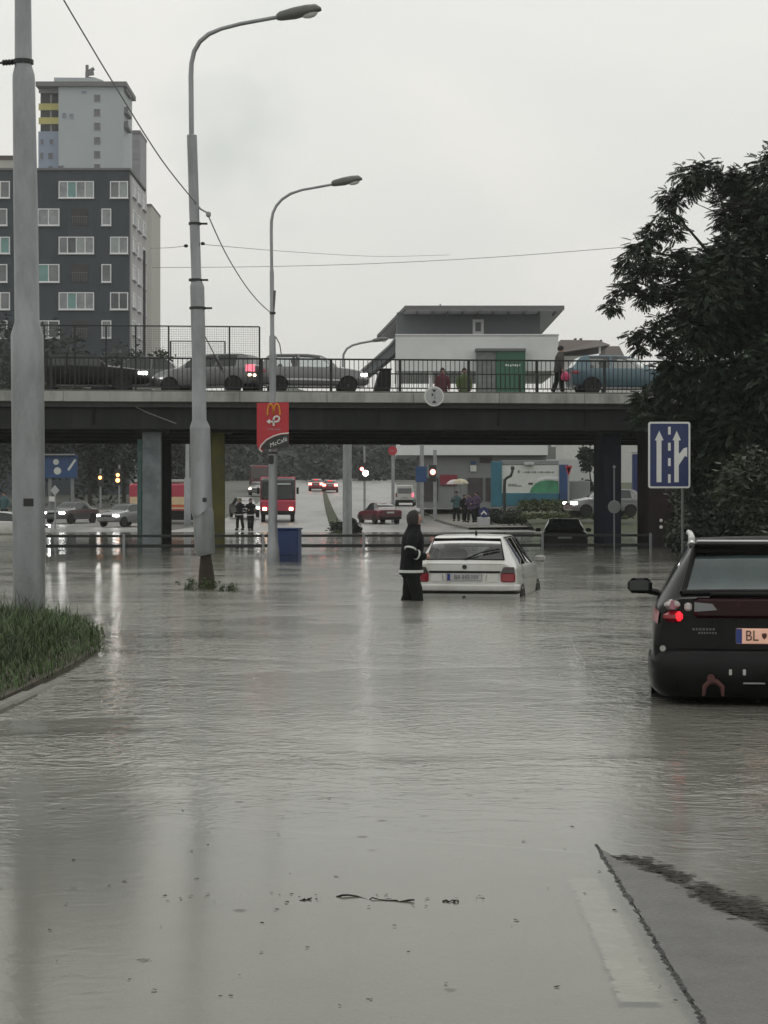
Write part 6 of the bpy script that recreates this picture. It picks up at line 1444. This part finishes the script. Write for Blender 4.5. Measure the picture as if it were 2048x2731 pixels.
    tree('shrub', 'triangular shrub right of the distant lamp pole', 'shrub', Vector((wx(943, 112), 112, gz(112))), [((.0, 0, .25), .36), ((-.05, 0, .55), .22), ((.22, 0, .15), .26)], 900, .09, 'leaf_dark', 62, .3, .03, 3)
    tree('shrub', 'dark clipped hedge block left of the billboard', 'shrub', Vector((wx(1330, 126), 126, gz(126))), [((x * .35 - .7, 0, .6), .5) for x in range(5)], 1600, .10, 'leaf_dark', 63, .3, .05, 3)
    tree('shrub', 'brownish low hedge under the billboard', 'shrub', Vector((wx(1372, 122), 122, gz(122) + .1)), [((x * .3 - .45, 0, .5), .38) for x in range(4)], 1200, .10, 'leaf_olive', 64, .3, .05, 3)
    G2 = 'trees beyond the overpass'
    for i, (px, d, hh, w, m, lab) in enumerate(((-20, 175, 16, 6, 'leaf_dark', 'dark tree at the far left edge under the flats'), (110, 185, 15, 6, 'leaf_dark', 'dark tree behind the blue advert board'), (240, 178, 13, 5.5, 'leaf_dark', 'dark tree behind the amber traffic lights'), (330, 190, 14, 5, 'leaf_dark', 'dark tree left of the graffiti pier'), (405, 150, 13.2, 1.7, 'leaf_olive', 'slender greenish cypress beside the flats behind the fence'), (440, 205, 10, 5, 'leaf_far', 'misty tree behind the fire engine'), (1585, 140, 5.2, 1.3, 'leaf_dark', 'dark bushy tree between the kiosk and the navy pier'))):
        rg = random.Random(90 + i); sp = [((rg.uniform(-w, w) * .65, rg.uniform(-1.5, 1.5), hh * rg.uniform(.12, .92)), w * rg.uniform(.28, .5)) for _ in range(16)]
        tree('leafy_tree', lab, 'tree', Vector((wx(px, d), d, gz(d) - .2)), sp, 3800, .30 if d > 145 and w > 2 else .16, m, 100 + i, hh * .5, .2, 6, G2)
    # wooded slope far up the road, one misty mass
    rg = random.Random(5); sp = []
    for k in range(150):
        d = rg.uniform(300, 420); px = rg.uniform(380, 1250); sp.append(((wx(px, d), d, gz(d) + rg.uniform(0, 9)), rg.uniform(1.8, 3.4)))
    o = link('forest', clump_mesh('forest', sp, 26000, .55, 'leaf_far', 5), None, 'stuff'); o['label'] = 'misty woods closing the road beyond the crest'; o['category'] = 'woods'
bushes()
def grass():
    """tall wet grass on the island round the nearest pole, and weeds at the second pole's foot"""
    # outline of the island: (x, y) clockwise; the road-side kerb follows the right edge
    edge = [(-2.86, 14.2), (-2.82, 16), (-2.80, 18.5), (-2.86, 20.6), (-3.1, 22.4), (-3.5, 24.2), (-4.0, 26.2), (-5.2, 28.2), (-9, 28.5), (-9, 13)]
    mb = MB(); mb.zprism(edge[::-1] if False else edge, -.3, .05); part('grass_island', mb, 'soil', kind='structure')
    k = 0; P_ = [Vector((x, y, 0)) for x, y in edge[:7]]; mbk = None
    for a, b in zip(P_[:-1], P_[1:]):
        n = max(1, round((b - a).length / 1.0)); dr = (b - a).normalized()
        for i in range(n):
            c = a + (b - a) * (i + .5) / n; mb = MB(); mb.rbox((c.x + .07 * dr.y, c.y - .07 * dr.x, -.085 - .018 * max(0, c.y - 15)), (.13, (b - a).length / n - .015, .26), .02, rz=math.atan2(-dr.x, dr.y)); o = part('kerb_stone', mb, 'kerb', kind='structure')
    rg = np.random.default_rng(4); N_ = 62000
    X = rg.uniform(-9, -2.75, N_); Y = rg.uniform(13.5, 28, N_); lim = np.interp(Y, [e[1] for e in edge[:8]], [e[0] for e in edge[:8]]); k = X < lim + .02 + .012 * np.clip(Y - 15, 0, 9) - .10 * rg.random(N_)
    px = X / Y * F + 1024; k &= (px > -60); X, Y = X[k], Y[k]; n = len(X)
    edgeh = np.clip((np.interp(Y, [e[1] for e in edge[:8]], [e[0] for e in edge[:8]]) - X) / .5, .55, 1)
    pt = .5 + .5 * np.sin(X * 2.7 + np.sin(Y * 1.3) * 2) * np.sin(Y * 1.9 + X); Hh = rg.gamma(3.0, .055, n).clip(.04, .46) * edgeh * (.45 + .75 * pt); A = rg.uniform(0, 6.28, n); bend = rg.uniform(.15, 1.15, n) * Hh; w = rg.uniform(.0028, .007, n)
    dx, dy = np.cos(A), np.sin(A); sx, sy = -dy * w, dx * w; z0 = np.full(n, .03)
    V = np.stack([np.stack([X - sx, Y - sy, z0], 1), np.stack([X + sx, Y + sy, z0], 1), np.stack([X + dx * bend * .35 + sx * .8, Y + dy * bend * .35 + sy * .8, z0 + Hh * .6], 1), np.stack([X + dx * bend * .35 - sx * .8, Y + dy * bend * .35 - sy * .8, z0 + Hh * .6], 1), np.stack([X + dx * bend, Y + dy * bend, z0 + Hh], 1)], 1).reshape(-1, 3)
    b = np.arange(n) * 5; q = np.stack([b, b + 1, b + 2, b + 3], 1); tr = np.stack([b + 3, b + 2, b + 4, b + 4], 1)
    me = bpy.data.meshes.new('grass'); me.from_pydata(V.tolist(), [], [tuple(f) for f in q.tolist()] + [tuple(f[:3]) for f in tr.tolist()]); me.update(); me.materials.append(M['grass'])
    o = link('grass', me, None, 'stuff'); o['label'] = 'tall wet grass on the kerbed island at the left'; o['category'] = 'grass'
    sp = [((x, y, .12), .2) for x, y in [(rg.uniform(-6, -3.35), rg.uniform(15.5, 22)) for _ in range(34)] if x / y * F > -1090]
    o = link('weeds', clump_mesh('weeds', sp, 1500, .03, 'grass_dry', 31), None, 'stuff'); o['label'] = 'broad leaved weeds mixed into the grass island'; o['category'] = 'weeds'
    # weeds standing out of the water
    for i, (px, py, w, hh, lab) in enumerate(((507, 1572, .16, .22, 'green weed clump left of the rusty pole foot'), (560, 1572, .10, .2, 'weeds hugging the rusty pole foot'), (617, 1575, .12, .18, 'sparse weed clump right of the rusty pole foot'))):
        d = F * H / (py - HY); t = thing('weed_plant', lab, 'weed', Vector((wx(px, d), d, 0)), group='weeds round the second pole'); r = random.Random(i); mb = MB()
        for k in range(40):
            a, rr, hgt = r.uniform(0, 6.28), r.uniform(0, w), hh * r.uniform(.4, 1.3); x, y = math.cos(a) * rr, math.sin(a) * rr * .6; lx, ly = r.uniform(-.1, .1), r.uniform(-.06, .06); mb.add([(x - .006, y, -.1), (x + .006, y, -.1), (x + lx, y + ly, hgt)], [(0, 1, 2)])
        part('stem', mb, 'grass_dry', t)
        sp = [((r.uniform(-w, w) * 1.5, r.uniform(-.1, .1), r.uniform(.0, hh) * r.random()), .06) for _ in range(8)]; o = link('foliage', clump_mesh('foliage', sp, 150, .026, 'grass', 20 + i), t); o['kind'] = 'stuff'
grass()
def debris():
    def twig(px0, py0, px1, py1, r, lab):
        d0 = F * H / (py0 - HY); d1 = F * H / (py1 - HY); a, b = Vector((wx(px0, d0), d0, .004)), Vector((wx(px1, d1), d1, .004)); mb = MB(); n = 12; rg = random.Random(px0); pts = []
        for k in range(n + 1): pts.append(a.lerp(b, k / n) - a + Vector((rg.uniform(-.01, .01), rg.uniform(-.015, .015), rg.uniform(-.008, .003))))
        mb.tube(pts, [r * rg.uniform(.5, 1.2) for _ in pts], 5); o = part('floating_twig', mb, 'twig'); o.location = a; tag(o, lab, 'twig', 'debris floating on the near water')
    twig(895, 2390, 1105, 2407, .0038, 'long dark twig floating near the bottom centre'); twig(800, 2402, 830, 2400, .004, 'short twig left of the long floating twig'); twig(1185, 2404, 1222, 2408, .004, 'short twig right of the long floating twig')
    rg = random.Random(12); mb = MB()
    spots = [(rg.uniform(430, 1300), 2388 + rg.gauss(8, 8)) for _ in range(26)] + [(rg.uniform(100, 1950), rg.uniform(1950, 2700)) for _ in range(60)]
    for px, py in spots:
        d = F * H / (py - HY); c = Vector((wx(px, d), d, .002)); s_ = rg.uniform(.004, .012); a = rg.uniform(0, 3.1)
        pts = [c + Vector((math.cos(a + q) * s_ * rg.uniform(.6, 1.4), math.sin(a + q) * s_ * rg.uniform(.6, 1.2), rg.uniform(0, .004))) for q in (0, 1.3, 2.6, 3.9, 5.2)]; mb.add(pts, [(0, 1, 2, 3, 4)])
    band = [(1640, 2284), (1720, 2302), (1830, 2352), (1950, 2412), (2048, 2452), (2300, 2545)]  # dark flecks here paint the ripple streaks along the water's edge
    gaps = [rg.random() for _ in range(60)]
    for k in range(1900):
        f = rg.random() ** .6 * 4.999; i = int(f); t_ = f - i; px = band[i][0] + (band[i + 1][0] - band[i][0]) * t_; py = band[i][1] + (band[i + 1][1] - band[i][1]) * t_
        if gaps[int(f * 11.9)] < .3 and rg.random() < .75: continue
        wd = 5 + 22 * min(1, f / 3.5); py += rg.gauss(0, wd * .5) - (gaps[int(f * 9)] - .5) * 14; px += rg.gauss(0, 14); d = F * H / (py - HY); c = Vector((wx(px, d), d, .003)); s_ = rg.uniform(.003, .009); a = rg.uniform(-.3, .3)
        pts = [c + Vector((math.cos(q + a) * s_ * 4 * rg.uniform(.5, 1.3), math.sin(q) * s_ * rg.uniform(.6, 1.2), rg.uniform(.0, .003))) for q in (0, 1.3, 2.6, 3.9, 5.2)]; mb.add(pts, [(0, 1, 2, 3, 4)])
    o = part('debris', mb, 'twig', kind='stuff'); o['label'] = 'small dark bits of leaf and painted dark ripple streaks on the near water'; o['category'] = 'debris'
debris()

# ------------------------------------------------------------------ rain haze
def haze():
    m = bpy.data.materials.new('haze'); m.use_nodes = True; nt = m.node_tree; nt.nodes.clear(); out = nt.nodes.new('ShaderNodeOutputMaterial'); v = nt.nodes.new('ShaderNodeVolumePrincipled')
    v.inputs['Color'].default_value = (.93, .95, .96, 1); v.inputs['Density'].default_value = .00024; v.inputs['Anisotropy'].default_value = .2; nt.links.new(v.outputs[0], out.inputs['Volume'])
    mb = MB(); mb.box((0, 1980, 54), (5200, 4100, 120)); o = part('haze', mb, m, kind='stuff'); o['label'] = 'thin rain haze'
haze()
